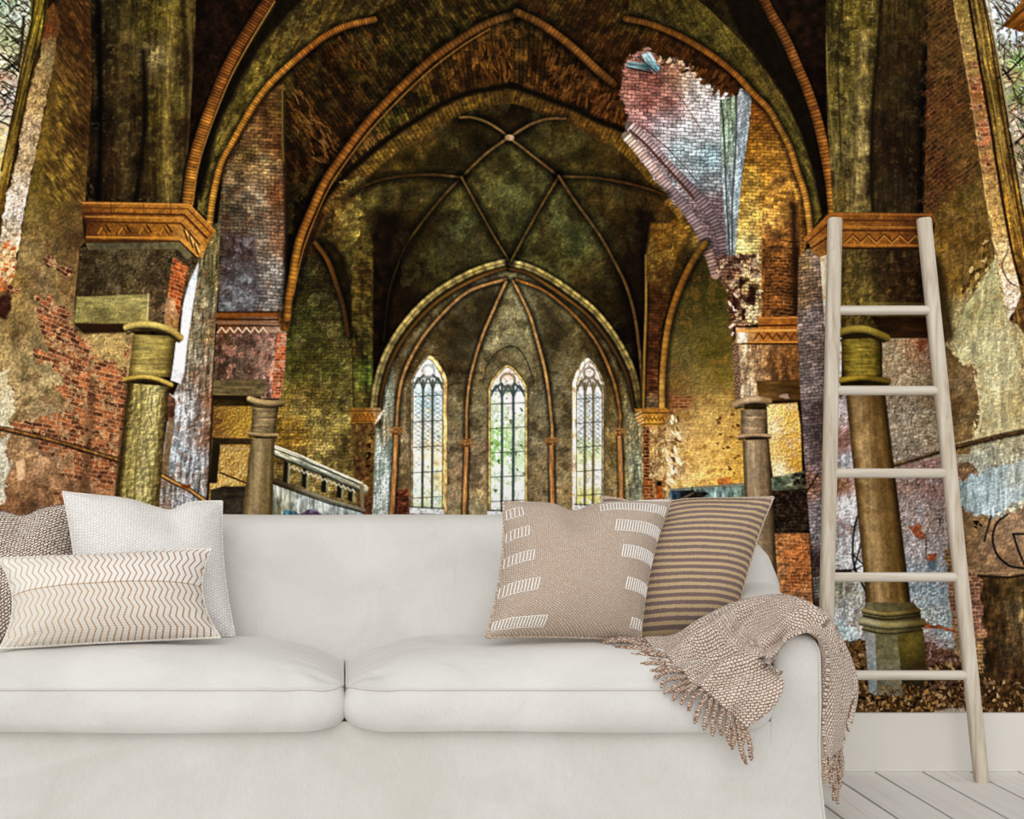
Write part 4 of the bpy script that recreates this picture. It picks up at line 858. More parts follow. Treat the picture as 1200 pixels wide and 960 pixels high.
    # ---- front right pier: shafts above the cornice
    fill(cv, P(966,-200,1090,-200,1088,0,1086,120,1080,250,976,250,970,160,968,80), G((972,20,(44,40,16)),(980,60,(60,54,22)),(976,140,(66,58,26)),(982,230,(84,70,32)),(995,20,(92,82,32)),(1010,30,(100,88,34)),(1005,80,(112,100,46)),(990,100,(84,76,32)),(1008,130,(120,112,62)),(995,150,(84,76,38)),(1012,170,(128,120,78)),(995,200,(84,74,38)),(1008,210,(120,110,66)),(1010,240,(104,92,50)),(1028,60,(50,44,16)),(1026,140,(30,20,8)),(1024,220,(22,12,6)),(1045,20,(56,46,18)),(1060,60,(44,30,12)),(1040,100,(50,42,18)),(1060,130,(40,30,14)),(1045,180,(34,22,10)),(1065,200,(26,15,7)),(1045,220,(50,40,22)),(1055,240,(26,15,7)),(1078,60,(20,12,6)),(1078,160,(10,7,4))),
         [('s',.2,2.4,26),('o',(150,140,92),.75,6,.5),('o',(24,16,8),.5,9,.6),('m',.18,9),('m',.12,3),('e',.9,2.2)], part='printed_pier_shaft|printed mossy shaft above the front right cornice')
    line(cv, P(968,40,970,100,976,170,982,245), 1.4, (120,110,62), .7, True); line(cv, P(987,0,982,50,983,120,986,200), 1.5, (36,30,12), .7, True)
    fill(cv, P(1036,-40,1090,-40,1088,0,1084,120,1080,250,1021,250,1019,190,1021,130,1026,70,1032,20), G((1045,20,(52,42,18)),(1060,60,(42,30,14)),(1045,110,(48,38,18)),(1060,130,(38,28,14)),(1040,170,(30,19,9)),(1065,200,(24,14,6)),(1045,220,(46,36,20)),(1078,120,(12,8,4))), [('s',.2,2.4,26),('o',(84,72,40),.75,6,.5),('m',.2,8),('e',.8,2.2)], soft=1.5, alpha=.9)
    rib(cv, P(1012,40,1010,90,1008,150,1006,210,1004,246), 14, (138,124,76), round_=.3, soft=6, alpha=.45, tex=[('m',.35,4),('s',.3,2.4,14)])
    rib(cv, P(1033,-10,1028,60,1023,120,1021,190,1023,246), 4, (24,16,7), round_=0, soft=2.0, alpha=.85); rib(cv, P(1089,0,1084,80,1080,160,1078,246), 7, (8,5,3), round_=0, soft=3, alpha=.9)
    for yy in (3, 20, 36):
        for xx in (1000, 1016): line(cv, [(xx, yy), (xx+6, yy-.5)], 1.2, (150,136,80), .7)
    # ---- front right wall, window jamb and window
    fill(cv, P(1088,-200,1118,-200,1117,0,1128,60,1140,130,1152,210,1160,262,1167,300,1176,350,1181,378,1260,380,1260,840,1030,840,1034,396,1086,396,1090,300,1096,262,1082,250,1086,120),
         G((1100,20,(66,46,20)),(1112,70,(80,58,26)),(1095,90,(58,32,14)),(1110,120,(76,54,24)),(1098,160,(66,34,16)),(1125,150,(78,52,24)),(1100,210,(62,36,16)),(1130,190,(84,66,28)),(1110,240,(92,72,28)),(1140,230,(92,76,34)),(1105,280,(96,72,26)),(1135,280,(92,70,28)),(1100,330,(66,52,18)),(1120,330,(110,84,34)),(1145,330,(110,90,44)),(1150,350,(150,146,108)),(1130,370,(150,144,104)),(1165,390,(168,166,128)),(1180,420,(160,150,108)),(1140,420,(168,168,132)),(1160,470,(172,172,136)),(1185,480,(164,158,118)),(1150,500,(156,152,118)),(1180,510,(158,156,126)),
           (1050,410,(150,136,104)),(1075,410,(128,104,76)),(1060,440,(146,132,108)),(1080,460,(136,126,104)),(1060,500,(136,128,110)),(1080,520,(140,132,112)),(1110,440,(104,84,50)),(1105,480,(96,78,48)),(1125,460,(120,104,70)),(1125,500,(112,98,66)),(1150,540,(150,156,140)),(1180,540,(152,152,132)),(1140,570,(140,158,162)),(1170,570,(146,160,158)),(1190,590,(146,152,140)),(1130,600,(136,154,162)),(1060,550,(140,118,104)),(1080,580,(140,122,112)),(1060,610,(140,130,120)),(1080,640,(146,144,142)),(1060,680,(132,142,156)),(1085,700,(130,142,160)),(1060,720,(150,150,140)),(1080,730,(150,156,146)),(1110,640,(104,86,60)),(1130,640,(112,92,66)),(1160,650,(132,110,86)),(1190,660,(130,106,80)),(1115,690,(104,70,56)),(1125,740,(110,92,60))),
         [('o',(116,96,66),.6,10,.35),('s',.12,3,22),('m',.15,10),('m',.14,3),('e',1.0,2.2)], part='printed_plaster_wall|printed peeling grey green plaster wall at the right')
    fill(cv, P(1086,0,1117,0,1128,60,1140,130,1148,190,1140,215,1118,225,1098,245,1084,250,1086,120), G((1100,20,(62,42,18)),(1112,60,(72,52,24)),(1100,130,(72,36,18)),(1120,150,(74,46,20)),(1095,200,(60,30,14)),(1130,180,(84,62,28))), [('B',(108,82,52),-38,11,4.6,48,.5),('o',(78,60,26),.25,11,.7),('m',.25,6),('e',1.0,2.2)], soft=4, jag=5, alpha=.9)
    scatter(cv, P(1125,345,1140,300,1160,270,1158,320,1135,355), 40, [(60,42,16),(196,176,120),(140,112,56),(84,60,24)], 2, 5, 61, .8, -60, 2)
    fill(cv, P(1122,372,1140,342,1158,322,1166,300,1172,330,1180,378,1190,384,1194,420,1200,505,1148,514,1150,460,1140,440,1124,430,1118,400), G((1140,370,(150,148,106)),(1165,350,(158,156,116)),(1165,400,(172,170,134)),(1150,420,(166,166,130)),(1170,450,(176,176,142)),(1188,470,(166,156,112)),(1160,495,(168,164,128))), [('s',.14,4,20),('o',(160,136,90),.5,9,.5),('m',.1,6),('e',.8,2)], jag=3)
    fill(cv, P(1086,300,1100,300,1112,345,1118,395,1108,402,1096,396,1090,350), (44,34,12), [('m',.25,6)], soft=4, alpha=.85)
    fill(cv, P(1092,405,1110,405,1128,430,1142,425,1148,470,1146,505,1136,512,1134,530,1100,530), G((1105,440,(92,74,42)),(1100,480,(88,68,40)),(1125,450,(124,108,76)),(1130,490,(116,100,66)),(1118,480,(84,64,36))), [('m',.2,8),('e',1,2.2)], jag=2.5)
    line(cv, P(1142,440,1146,460,1149,480,1148,500,1140,508), 2, (206,196,150), .7, True)
    scatter(cv, P(1138,425,1148,430,1152,500,1138,510,1146,470), 26, [(206,200,160),(180,170,120)], 1.5, 3.2, 62, .8)
    fill(cv, P(1105,548,1140,540,1148,552,1140,562,1122,566,1104,570), G((1115,555,(112,84,66)),(1135,552,(124,104,78))), [('m',.3,5),('e',1.3,2.2)], jag=4)
    fill(cv, P(1118,568,1142,556,1160,548,1200,540,1260,536,1260,588,1200,586,1182,596,1170,606,1145,602,1128,594,1120,590), G((1130,575,(136,152,152)),(1141,580,(112,130,128)),(1146,575,(166,184,200)),(1160,570,(148,166,170)),(1190,560,(150,160,150)),(1160,596,(166,182,196)),(1185,585,(150,166,168))), [('s',.16,3,26),('m',.1,6),('e',.8,2)], jag=3)
    rib(cv, P(1036,547,1060,541,1100,529,1140,519,1180,510,1200,506,1260,494), 4, G((1040,546,(84,60,36)),(1120,524,(70,52,30)),(1200,506,(66,50,30))), hi=-.4, shadow=3, tex=[('m',.3,4)], smooth=True)
    line(cv, P(1036,543,1060,537,1100,525,1140,515,1165,508,1200,500), 1.6, (190,176,134), .7)
    scatter(cv, P(1160,604,1180,596,1200,586,1200,596,1184,606,1168,612), 22, [(214,204,176),(230,222,200)], 1.5, 4, 63, .9, -25, 2)
    fill(cv, P(1122,594,1150,604,1168,610,1200,592,1260,590,1260,684,1150,684,1120,690,1112,640), G((1130,615,(110,90,62)),(1125,650,(96,78,50)),(1160,640,(132,110,84)),(1190,620,(136,116,92)),(1185,660,(132,108,80)),(1150,665,(120,98,72))), [('m',.18,8),('e',1,2.2)], jag=3)
    fill(cv, P(1034,398,1090,396,1094,440,1100,528,1040,546), G((1045,415,(146,136,106)),(1070,410,(140,112,84)),(1085,405,(120,72,50)),(1060,440,(150,138,112)),(1080,450,(132,118,90)),(1060,490,(138,132,116)),(1085,500,(140,132,110)),(1060,530,(134,126,112))), [('o',(104,86,62),.45,8,.5),('o',(170,166,146),.5,7,.5),('m',.18,5),('e',1.4,2.2),('c',.35,8)], soft=1.5)
    scatter(cv, P(1070,398,1088,398,1086,414,1072,412), 12, [(112,50,30),(134,70,44)], 2, 4, 64, .8)
    fill(cv, P(1046,552,1104,534,1110,600,1112,700,1120,760,1060,760), G((1060,560,(136,118,106)),(1090,560,(140,112,104)),(1070,600,(140,132,126)),(1095,610,(132,120,112)),(1080,640,(150,146,142)),(1070,680,(128,142,164)),(1095,690,(130,144,170)),(1080,725,(150,162,152)),(1100,735,(150,166,166)),(1085,752,(120,100,96))), [('o',(96,84,76),.42,6,.5),('o',(176,182,190),.45,6,.5),('m',.18,4),('e',1.5,2.2),('c',.3,8)], soft=1.5)
    for q in (P(1064,618,1076,616,1086,626,1082,632,1070,626), P(1084,652,1096,650,1098,660,1086,660), P(1078,730,1120,738,1122,742,1080,735)): fill(cv, q, (132,72,50), [('m',.3,3)], jag=2)
    line(cv, P(1085,630,1085,655), 1.6, (80,70,66)); fill(cv, P(1086,658,1098,656,1096,668,1088,668), (84,96,116), soft=2); line(cv, P(1101,608,1101,616), 1.6, (50,46,44))
    # graffiti lines on the right wall
    for a, w in ((P(1161,605,1157,620,1153,634),2.2),(P(1180,603,1168,613,1163,630,1167,648,1178,660,1190,665,1230,668),2.6),(P(1230,625,1187,626),2.4),(P(1187,626,1193,645,1202,666),2.4)): line(cv, a, w, (22,22,26), .95, True)
    scatter(cv, P(1141,610,1152,610,1152,618,1141,618), 8, [(20,18,16)], 2, 3.4, 65, 1)
    # alcove low on the right
    fill(cv, P(1147,676,1260,674,1260,800,1152,800,1150,740), G((1160,690,(44,32,16)),(1185,690,(70,56,30)),(1165,730,(60,44,22)),(1195,720,(104,90,62)),(1160,770,(40,28,14)),(1185,760,(84,68,44)),(1195,790,(50,36,20))), [('s',.35,5,22),('m',.3,5),('e',1,2.2)], part='printed_alcove|printed dark alcove low on the right wall')
    line(cv, P(1146,675,1180,677,1200,674,1260,674), 3, (40,30,18)); line(cv, P(1148,672,1200,671,1260,671), 1.6, (150,128,96), .8)
    fill(cv, P(1106,640,1150,680,1154,790,1128,800,1118,740), G((1120,660,(104,84,52)),(1135,690,(106,72,60)),(1140,730,(120,80,72)),(1135,760,(124,106,66)),(1148,780,(84,70,40))), [('B',(178,140,104),0,9,4.5,90,.3),('m',.25,6),('e',1,2.2)], soft=2, jag=3)
    # jamb of the right window
    fill(cv, P(1116,-200,1134,-200,1135,0,1148,80,1162,160,1173,230,1184,290,1196,330,1196,350,1181,378,1176,350,1167,300,1160,262,1152,210,1140,130,1128,60,1117,0), G((1125,10,(128,112,58)),(1132,50,(150,132,78)),(1138,80,(140,116,70)),(1146,110,(150,92,48)),(1144,130,(140,100,60)),(1152,160,(158,130,84)),(1158,190,(150,110,66)),(1162,220,(170,140,86)),(1168,260,(176,146,88)),(1175,300,(206,184,136)),(1182,340,(226,212,184)),(1186,360,(190,180,160))), [('o',(112,84,44),.45,5,.6),('m',.2,5),('e',1.2,2.2)], jag=1, part='printed_window_reveal|printed pale plaster reveal of the far right window')
    redpatch(P(1136,72,1144,72,1146,80,1136,80), 2, 1.5, .95); redpatch(P(1136,90,1150,90,1152,110,1140,108), 2, 2, 1.0); redpatch(P(1136,122,1154,122,1156,128,1138,128), 2, 1.5); redpatch(P(1144,142,1160,140,1164,168,1146,172), 2, 3, 1.0); redpatch(P(1150,184,1160,184,1160,196,1152,196), 2, 2, .9)
    line(cv, P(1117,0,1128,60,1140,130,1152,210,1160,262,1167,300,1176,350,1181,376), 1.2, (226,200,140), .5, True)
    fill(cv, P(1134,-200,1152,-200,1154,0,1166,60,1176,120,1186,180,1196,240,1210,300,1260,330,1260,420,1200,392,1186,372,1196,345,1184,290,1173,230,1162,160,1148,80,1136,0), G((1145,20,(92,76,36)),(1150,40,(130,108,54)),(1158,80,(112,92,42)),(1163,110,(84,66,26)),(1172,150,(112,92,46)),(1180,200,(104,80,36)),(1186,240,(150,112,46)),(1192,290,(140,104,44)),(1198,330,(110,80,36)),(1196,380,(90,66,34))), [('s',.35,2.4,30,-10),('m',.25,5),('e',1,2.2)], part='printed_window_jamb|printed olive moulded jamb of the far right window')
    for a, c, w in ((P(1135,0,1148,76,1162,156,1173,226,1186,296,1196,332), (28,16,8), 3.5), (P(1152,0,1162,55,1170,110,1180,170,1190,230,1202,300), (40,26,12), 2.2), (P(1143,0,1154,65,1166,130,1178,200,1192,270), (150,128,66), 2)): line(cv, a, w, c, .8, True)
    line(cv, P(1182,292,1174,312,1182,330,1192,336), 1.3, (60,44,24), .8, True); line(cv, P(1184,296,1194,300,1200,308), 1.3, (60,44,24), .8, True)
    fill(cv, P(1152,-200,1900,-200,1900,330,1212,300,1198,240,1188,180,1178,120,1168,60,1154,0), G((1165,10,(176,184,186)),(1175,30,(190,198,206)),(1180,60,(150,150,130)),(1190,45,(190,204,224)),(1195,70,(120,170,90)),(1185,90,(170,150,110)),(1195,110,(130,160,100)),(1180,130,(150,130,96)),(1195,140,(190,180,170)),(1190,170,(160,140,110)),(1197,200,(176,166,130)),(1300,80,(150,170,130))), [('m',.25,5),('o',(226,232,236),.35,5,.7),('o',(84,92,50),.4,5,.7)], part='printed_front_window|printed leaded window edge at the far right')
    scatter(cv, P(1160,0,1204,0,1204,240,1196,230,1180,130,1168,60), 260, [(70,60,40),(40,34,24),(112,150,70),(90,60,40),(220,226,230),(96,130,60),(150,110,80)], 1.2, 3.0, 71, .8)
    lattice(cv, P(1160,0,1204,0,1204,240,1196,230,1180,130,1168,60), 190, 72, [(24,20,16),(50,38,26),(70,52,34)], 1.2, (40, -45, 75))
    line(cv, P(1168,92,1182,84,1200,66,1210,58), 2.4, (24,20,16)); line(cv, P(1184,172,1194,164,1210,152), 2.6, (24,20,16)); line(cv, P(1158,0,1166,50,1176,105,1188,170,1198,230), 2.2, (150,140,110), .8, True)
    fill(cv, P(1175,31,1196,2,1200,-6,1300,-40,1300,50,1200,38), G((1190,20,(120,72,28)),(1200,30,(104,58,20)),(1196,8,(130,84,36))), [('s',.3,16,2.5,-38)], part='printed_timber_eaves|printed orange brown timber eaves outside the far right window')
    line(cv, P(1176,31,1200,10,1215,0), 1.6, (60,32,12)); line(cv, P(1188,34,1204,20), 1.4, (60,32,12))
    # ================= strip of mauve brick wall left of the ladder
    fill(cv, P(936,300,946,292,956,290,962,294,966,330,972,420,984,480,990,560,990,745,956,745,950,640,944,560,938,470,934,380), G((945,310,(132,108,66)),(955,310,(140,126,120)),(940,350,(116,94,66)),(955,370,(132,122,120)),(948,420,(112,100,90)),(960,440,(126,118,114)),(950,500,(104,92,90)),(960,540,(128,116,116)),(950,570,(140,104,84)),(962,600,(120,112,116)),(958,660,(70,56,50)),(975,600,(190,200,214)),(985,640,(160,170,176)),(975,690,(150,156,150)),(960,720,(56,44,34))), [('b',-.4,-8,8.5,3.8,84,.35),('m',.2,5),('e',1.2,2.2)], part='printed_brick_strip|printed mauve brick wall strip behind the ladder')
    fill(cv, P(950,470,966,470,970,500,960,545,948,540), (76,64,60), [('b',-.4,-8,8.5,3.8,84,.3),('m',.3,4)], soft=4, alpha=.6)
    line(cv, P(944,578,952,566,958,556), 2, (20,16,16), .9, True)
    fill(cv, P(960,292,972,300,986,300,986,440,982,470,974,440,966,380), G((970,320,(236,220,190)),(978,400,(226,214,200)),(980,440,(214,210,214))), [('m',.2,5),('o',(150,110,70),.5,6,.6)], part='printed_slit_window|printed bright slit beside the front right pier')
    fill(cv, P(976,470,994,460,1004,560,1014,700,1014,752,974,752,974,560), G((985,480,(180,176,176)),(984,520,(130,96,84)),(990,540,(170,176,190)),(984,570,(140,96,70)),(990,590,(206,214,224)),(985,625,(150,152,156)),(992,660,(186,192,200)),(985,690,(140,142,126)),(995,720,(170,180,180)),(1006,720,(150,150,140)),(985,740,(170,196,214))), [('s',.16,4,22),('o',(112,84,66),.52,7,.5),('m',.15,5),('e',1.4,2.2)], part='printed_plaster_strip|printed white blue plaster left of the front right column')
    line(cv, P(1012,596,1003,610,999,640,1001,664,1010,684,1018,700), 2.4, (24,26,32), .95, True); line(cv, P(1010,632,1004,654,1000,668), 2, (24,26,32), .95, True); line(cv, P(999,650,1012,662,1002,668), 1.8, (24,26,32), .9); line(cv, P(998,618,1010,612), 1.4, (24,26,32), .8)
    fill(cv, P(974,668,998,667,998,671,974,672), (46,40,36))
    # ---- ground of leaves
    fill(cv, P(-700,745,985,745,1016,752,1060,748,1100,756,1130,775,1152,795,1200,795,1900,800,1900,900,-700,900), G((1000,770,(88,66,38)),(1000,810,(70,52,28)),(1060,820,(60,44,24)),(1100,790,(84,62,48)),(1150,815,(66,48,24)),(1190,815,(60,42,20)),(600,800,(72,54,30))), [('m',.3,4),('e',1.5,2)], jag=3, part='printed_leaf_ground|printed ground of dry brown leaves')
    scatter(cv, P(975,752,1015,752,1060,800,1110,770,1130,790,1204,800,1204,838,975,838), 1050, [(30,21,12),(100,78,46),(134,108,70),(66,48,26),(24,16,9),(160,136,98),(84,63,34),(48,34,18),(112,92,66)], 1.6, 4.2, 81, .9)
    scatter(cv, P(1070,752,1120,750,1130,775,1090,775), 60, [(150,130,124),(84,60,54),(112,84,76)], 1.5, 3.5, 82, .8)
    fill(cv, P(1095,832,1130,829,1136,838,1092,838), (150,144,128), [('m',.15,4)], jag=1)
    # ================= front left cornice, pier block, column
    fc = 'printed_cornice|printed orange brown cornice with zigzag band at the front left'
    fill(cv, P(94,290,214,284,236,300,222,330,212,366,206,388,88,388,90,340), G((105,300,(56,46,28)),(130,310,(72,62,40)),(160,300,(84,74,48)),(185,300,(66,54,34)),(110,335,(60,48,28)),(150,335,(84,74,44)),(185,330,(58,46,28)),(190,350,(84,66,44)),(180,370,(96,82,54)),(195,375,(140,112,84)),(140,320,(78,70,46))), [('o',(112,104,76),.5,6,.5),('o',(34,26,14),.4,8,.6),('m',.22,5),('e',1.5,2.2)], part='printed_pier_block|printed grey stone pier block on the front left column')
    fill(cv, P(203,301,221,313,214,345,210,372,202,368,196,350,199,325), (150,62,28), [('B',(178,140,104),22,9,4.6,102,.4),('m',.2,4)], part='printed_pier_block|printed grey stone pier block on the front left column')
    fill(cv, P(196,345,203,352,212,372,206,388,193,384), G((200,360,(172,134,100)),(200,378,(150,112,70))), [('m',.25,4)], jag=1.5)
    fill(cv, P(90,348,176,345,174,380,87,379), G((100,358,(132,126,76)),(130,352,(140,134,84)),(165,360,(146,140,88)),(120,372,(112,106,62)),(160,374,(128,120,70))), [('s',.14,16,4),('m',.1,6),('e',.6,2)], part='printed_pier_block|printed grey stone pier block on the front left column')
    fill(cv, P(87,379,152,380,148,390,98,391), (46,30,16), soft=1.4); line(cv, P(174,345,172,380), 1.6, (206,196,150), .7); line(cv, P(176,346,186,344,182,380,174,380), 2, (70,58,34), .6)
    fill(cv, P(96,236,222,239,253,272,246,280,238,300,231,302,212,284,100,284,102,262,96,252), G((110,240,(120,70,28)),(150,246,(150,92,34)),(190,246,(160,100,40)),(225,252,(166,110,46)),(245,272,(150,92,36)),(130,268,(132,80,28)),(180,268,(142,86,30)),(225,285,(180,130,64)),(105,260,(70,36,16)),(150,282,(90,56,22))), [('m',.16,5),('e',.7,2.2)], part=fc)
    for a, c, w in ((P(97,238,222,240,252,271),(190,128,60),1.8),(P(97,243,220,245,248,274),(92,48,18),1.6),(P(99,250,216,252,242,279),(70,34,14),2.6),(P(100,254,214,256,238,282),(196,134,60),1.4),(P(101,260,212,262,234,287),(64,34,14),2.0),(P(102,278,210,279,228,296),(196,130,54),2.0),(P(102,282,210,283,230,302),(52,32,14),2.2)): line(cv, a, w, c, .85)
    for xx in np.arange(120, 210, 24.0):
        line(cv, P(xx-6,275,xx,266,xx+6,275), 1.6, (84,44,14)); line(cv, P(xx-5,274,xx-.5,267), 1.0, (206,146,66)); line(cv, P(xx+4,264,xx+9,272), 1.8, (50,26,10))
    for xx, yy in ((216,274),(222,282),(228,290)): line(cv, P(xx,yy-4,xx+4,yy+8), 2, (84,44,16)); line(cv, P(xx+2,yy-4,xx+6,yy+6), 1.2, (226,190,120))
    for xx in (130, 168, 200): line(cv, [(xx, 238), (xx, 252)], 1, (80,44,16), .7)
    fill(cv, P(100,285,211,284,226,300,220,304,208,292,104,293), G((150,288,(84,78,54)),(215,294,(104,96,66))), [('m',.2,5)])
    lf = 'printed_column|printed olive column with peeling paint at the front left'
    column(cv, P(156,392,206,394,200,442,151,442), (70,58,26), (136,124,66), (160,148,86), [('s',.16,24,2.4),('m',.1,5)], lf, .35)
    rib(cv, P(149,384,162,381,182,382,200,388,211,396), 9, G((150,384,(140,128,74)),(180,384,(150,138,80)),(210,395,(132,116,64))), hi=-.4, round_=.6, part=lf)
    line(cv, P(149,391,166,387,184,388,200,394,210,401), 2.2, (56,42,18), .9, True)
    rib(cv, P(147,445,165,442,182,444,200,451), 6.5, G((148,445,(120,104,50)),(175,443,(140,126,66)),(200,450,(130,116,62))), hi=-.3, round_=.8, part=lf); line(cv, P(148,449,165,446,182,448,200,455), 1.8, (62,48,20), .9, True)
    column(cv, P(151,449,198,453,174,745,114,745), (58,44,18), (130,121,70), (170,164,112), [('s',.14,3,22,4),('e',2.6,4.5),('m',.1,5)], lf, .62)
    for k, a in enumerate((P(176,455,173,480,178,500,172,530,176,560,168,600), P(166,450,165,490,160,530,158,570,154,610), P(188,460,184,490,186,520,180,560,178,600))): line(cv, a, 1.5, (92,84,40), .55, True)
    rib(cv, P(151,450,143,530,135,612,115,745), 6, (44,30,12), round_=0, soft=3, alpha=.75, smooth=False)
    # ================= front right cornice, pier block, column
    fill(cv, P(985,290,1084,290,1088,360,1085,396,1035,396,1030,384,985,384), G((1000,310,(84,72,34)),(995,350,(88,76,36)),(1012,340,(96,84,40)),(1030,310,(44,32,16)),(1060,310,(42,28,14)),(1050,340,(40,26,12)),(1075,330,(34,22,10))), [('o',(96,80,44),.6,6,.4),('s',.2,4,18),('m',.28,5),('e',1.3,2.2)], part='printed_pier_block|printed dark pier block on the front right column')
    fill(cv, P(1012,354,1086,355,1086,372,1018,371), G((1020,360,(110,100,48)),(1060,362,(74,62,28))), [('m',.14,6)]); fill(cv, P(1020,371,1087,372,1087,396,1036,396), G((1030,385,(40,26,10)),(1070,385,(46,28,12))), [('s',.2,14,3)])
    fill(cv, P(941,281,972,249,1093,250,1095,262,1090,270,1086,290,986,291,960,302,952,296,948,286), G((960,270,(140,84,34)),(975,258,(130,76,30)),(1020,258,(120,70,28)),(1070,258,(92,50,20)),(1000,278,(142,86,32)),(1040,278,(128,74,28)),(1075,278,(90,50,20)),(955,290,(150,100,50))), [('m',.18,5),('e',.7,2.2)], part='printed_cornice|printed orange brown cornice with zigzag band at the front right')
    for a, c, w in ((P(943,279,973,251,1092,252),(150,92,40),1.6),(P(946,284,976,258,1092,259),(70,36,14),2),(P(950,288,980,266,1090,267),(160,104,46),1.8),(P(951,291,982,270,1088,271),(60,30,12),2),(P(984,287,1086,288),(170,106,44),2),(P(984,291,1086,292),(40,24,10),2.4)): line(cv, a, w, c, .85)
    zigzag(cv, 990,279,1082,279,9,5,(80,42,16),1.8); zigzag(cv, 990,281,1082,281,9,5,(180,124,58),1.0)
    rf = 'printed_column|printed olive column on an octagonal base at the front right'
    column(cv, P(985,398,1031,396,1032,440,989,442), (44,36,12), (104,92,32), (126,114,46), [('s',.18,24,2.4),('m',.14,5)], rf, .4)
    rib(cv, P(980,392,996,387,1015,387,1038,396), 10, G((985,390,(112,100,44)),(1010,388,(124,112,52)),(1036,395,(84,72,28))), hi=-.4, round_=.6, part=rf); line(cv, P(982,400,998,394,1015,394,1036,401), 2.2, (40,30,10), .9, True)
    rib(cv, P(986,446,1010,443,1040,447), 8, G((990,446,(110,96,36)),(1035,446,(70,58,20))), hi=-.3, round_=.8, part=rf); line(cv, P(986,450,1010,448,1040,452), 2, (36,26,10), .9, True)
    column(cv, P(990,452,1036,452,1068,715,1016,715), (30,20,8), (104,82,42), (150,130,90), [('s',.10,3,40,-4),('m',.08,8),('o',(84,62,28),.6,14,.4)], rf, .28)
    fill(cv, P(1014,706,1070,706,1078,716,1081,742,1048,748,1011,742,1011,716), G((1018,725,(112,108,80)),(1040,728,(98,94,60)),(1076,728,(62,54,28))), [('m',.12,6)], part=rf)
    rib(cv, P(1012,716,1040,720,1076,716), 6, G((1015,716,(110,104,70)),(1045,720,(96,88,50)),(1074,716,(60,50,26))), hi=-.3, round_=.7, part=rf)
    rib(cv, P(1010,728,1040,733,1080,730), 10, G((1012,728,(120,120,96)),(1045,733,(104,100,66)),(1078,730,(70,62,34))), hi=-.2, round_=.7, part=rf)
    line(cv, P(1012,722,1040,726,1078,722), 2.2, (40,34,18), .9, True); line(cv, P(1011,738,1040,743,1081,738), 2, (44,40,22), .8, True)
    fill(cv, P(1013,740,1026,743,1028,815,1018,812), G((1019,750,(140,144,140)),(1022,800,(128,140,142))), [('m',.14,6)], part=rf); fill(cv, P(1026,743,1052,745,1058,815,1028,815), G((1038,755,(104,102,72)),(1040,800,(112,110,92))), [('s',.12,16,4),('m',.12,6)], part=rf); fill(cv, P(1052,745,1082,740,1086,790,1082,806,1058,812), G((1065,760,(92,84,34)),(1078,780,(56,46,20)),(1070,800,(44,38,24))), [('m',.14,6)], part=rf)
    scatter(cv, P(1020,806,1100,796,1100,832,1010,832), 110, [(30,20,10),(112,84,42),(150,116,66),(70,48,22),(24,16,8),(92,66,30)], 1.6, 4.0, 83, .95)
    # overall printed grain, crisp print contrast
    n = fbm(cv.X/2.1, cv.Y/2.1, 2, 77)
    cv.C *= np.exp(0.06*n)[..., None]
    def blur(a, r):
        for ax in (0, 1):
            if a.shape[ax] < 2*r+3: return a
            for _ in range(2):
                pad = [(0, 0)]*3; pad[ax] = (r+1, r)
                c = np.cumsum(np.pad(a, pad, mode='edge'), axis=ax, dtype=np.float64)
                hi = [slice(None)]*3; lo = [slice(None)]*3
                hi[ax] = slice(2*r+1, None); lo[ax] = slice(0, -(2*r+1))
                a = ((c[tuple(hi)]-c[tuple(lo)])/(2*r+1)).astype(np.float32)
        return a
    if cv.step < 2:
        cv.C = cv.C+0.30*(cv.C-blur(cv.C, 1))+0.12*(cv.C-blur(cv.C, 9))
    cv.C = np.clip(cv.C, 0.004, 1.05)
    red = np.maximum(0, cv.C[..., 0]-cv.C[..., 1]-0.09)          # iron red of this print run is muted
    cv.C[..., 0] -= 0.16*red; cv.C[..., 1] += 0.16*red; cv.C[..., 2] += 0.05*red
    vio = np.maximum(0, cv.C[..., 2]-cv.C[..., 1])
    cv.C[..., 2] -= 0.5*vio; cv.C[..., 1] += 0.15*vio
    cv.C = cv.C*(0.74+0.40*np.sqrt(cv.C))*np.array([1.02, 0.975, 0.97], np.float32)
# ---------------------------------------------------------------- the printed mural as flat sheets of coloured mesh
MUR_S = F/CAM_D                                    # photograph pixels per metre on the wall
def lin(c):
    c = np.clip(c, 0, 1)
    return np.where(c <= 0.04045, c/12.92, ((c+0.055)/1.055)**2.4)

def mural_material():
    t = NT('mural_print')
    a = t.n('Attribute'); a.attribute_name = 'print'
    n = t.noise(t.coord('Object'), 900, 1)
    return t.done(a.outputs['Color'], 0.9, t.bump(n, 0.03, 0.001), 0.02)

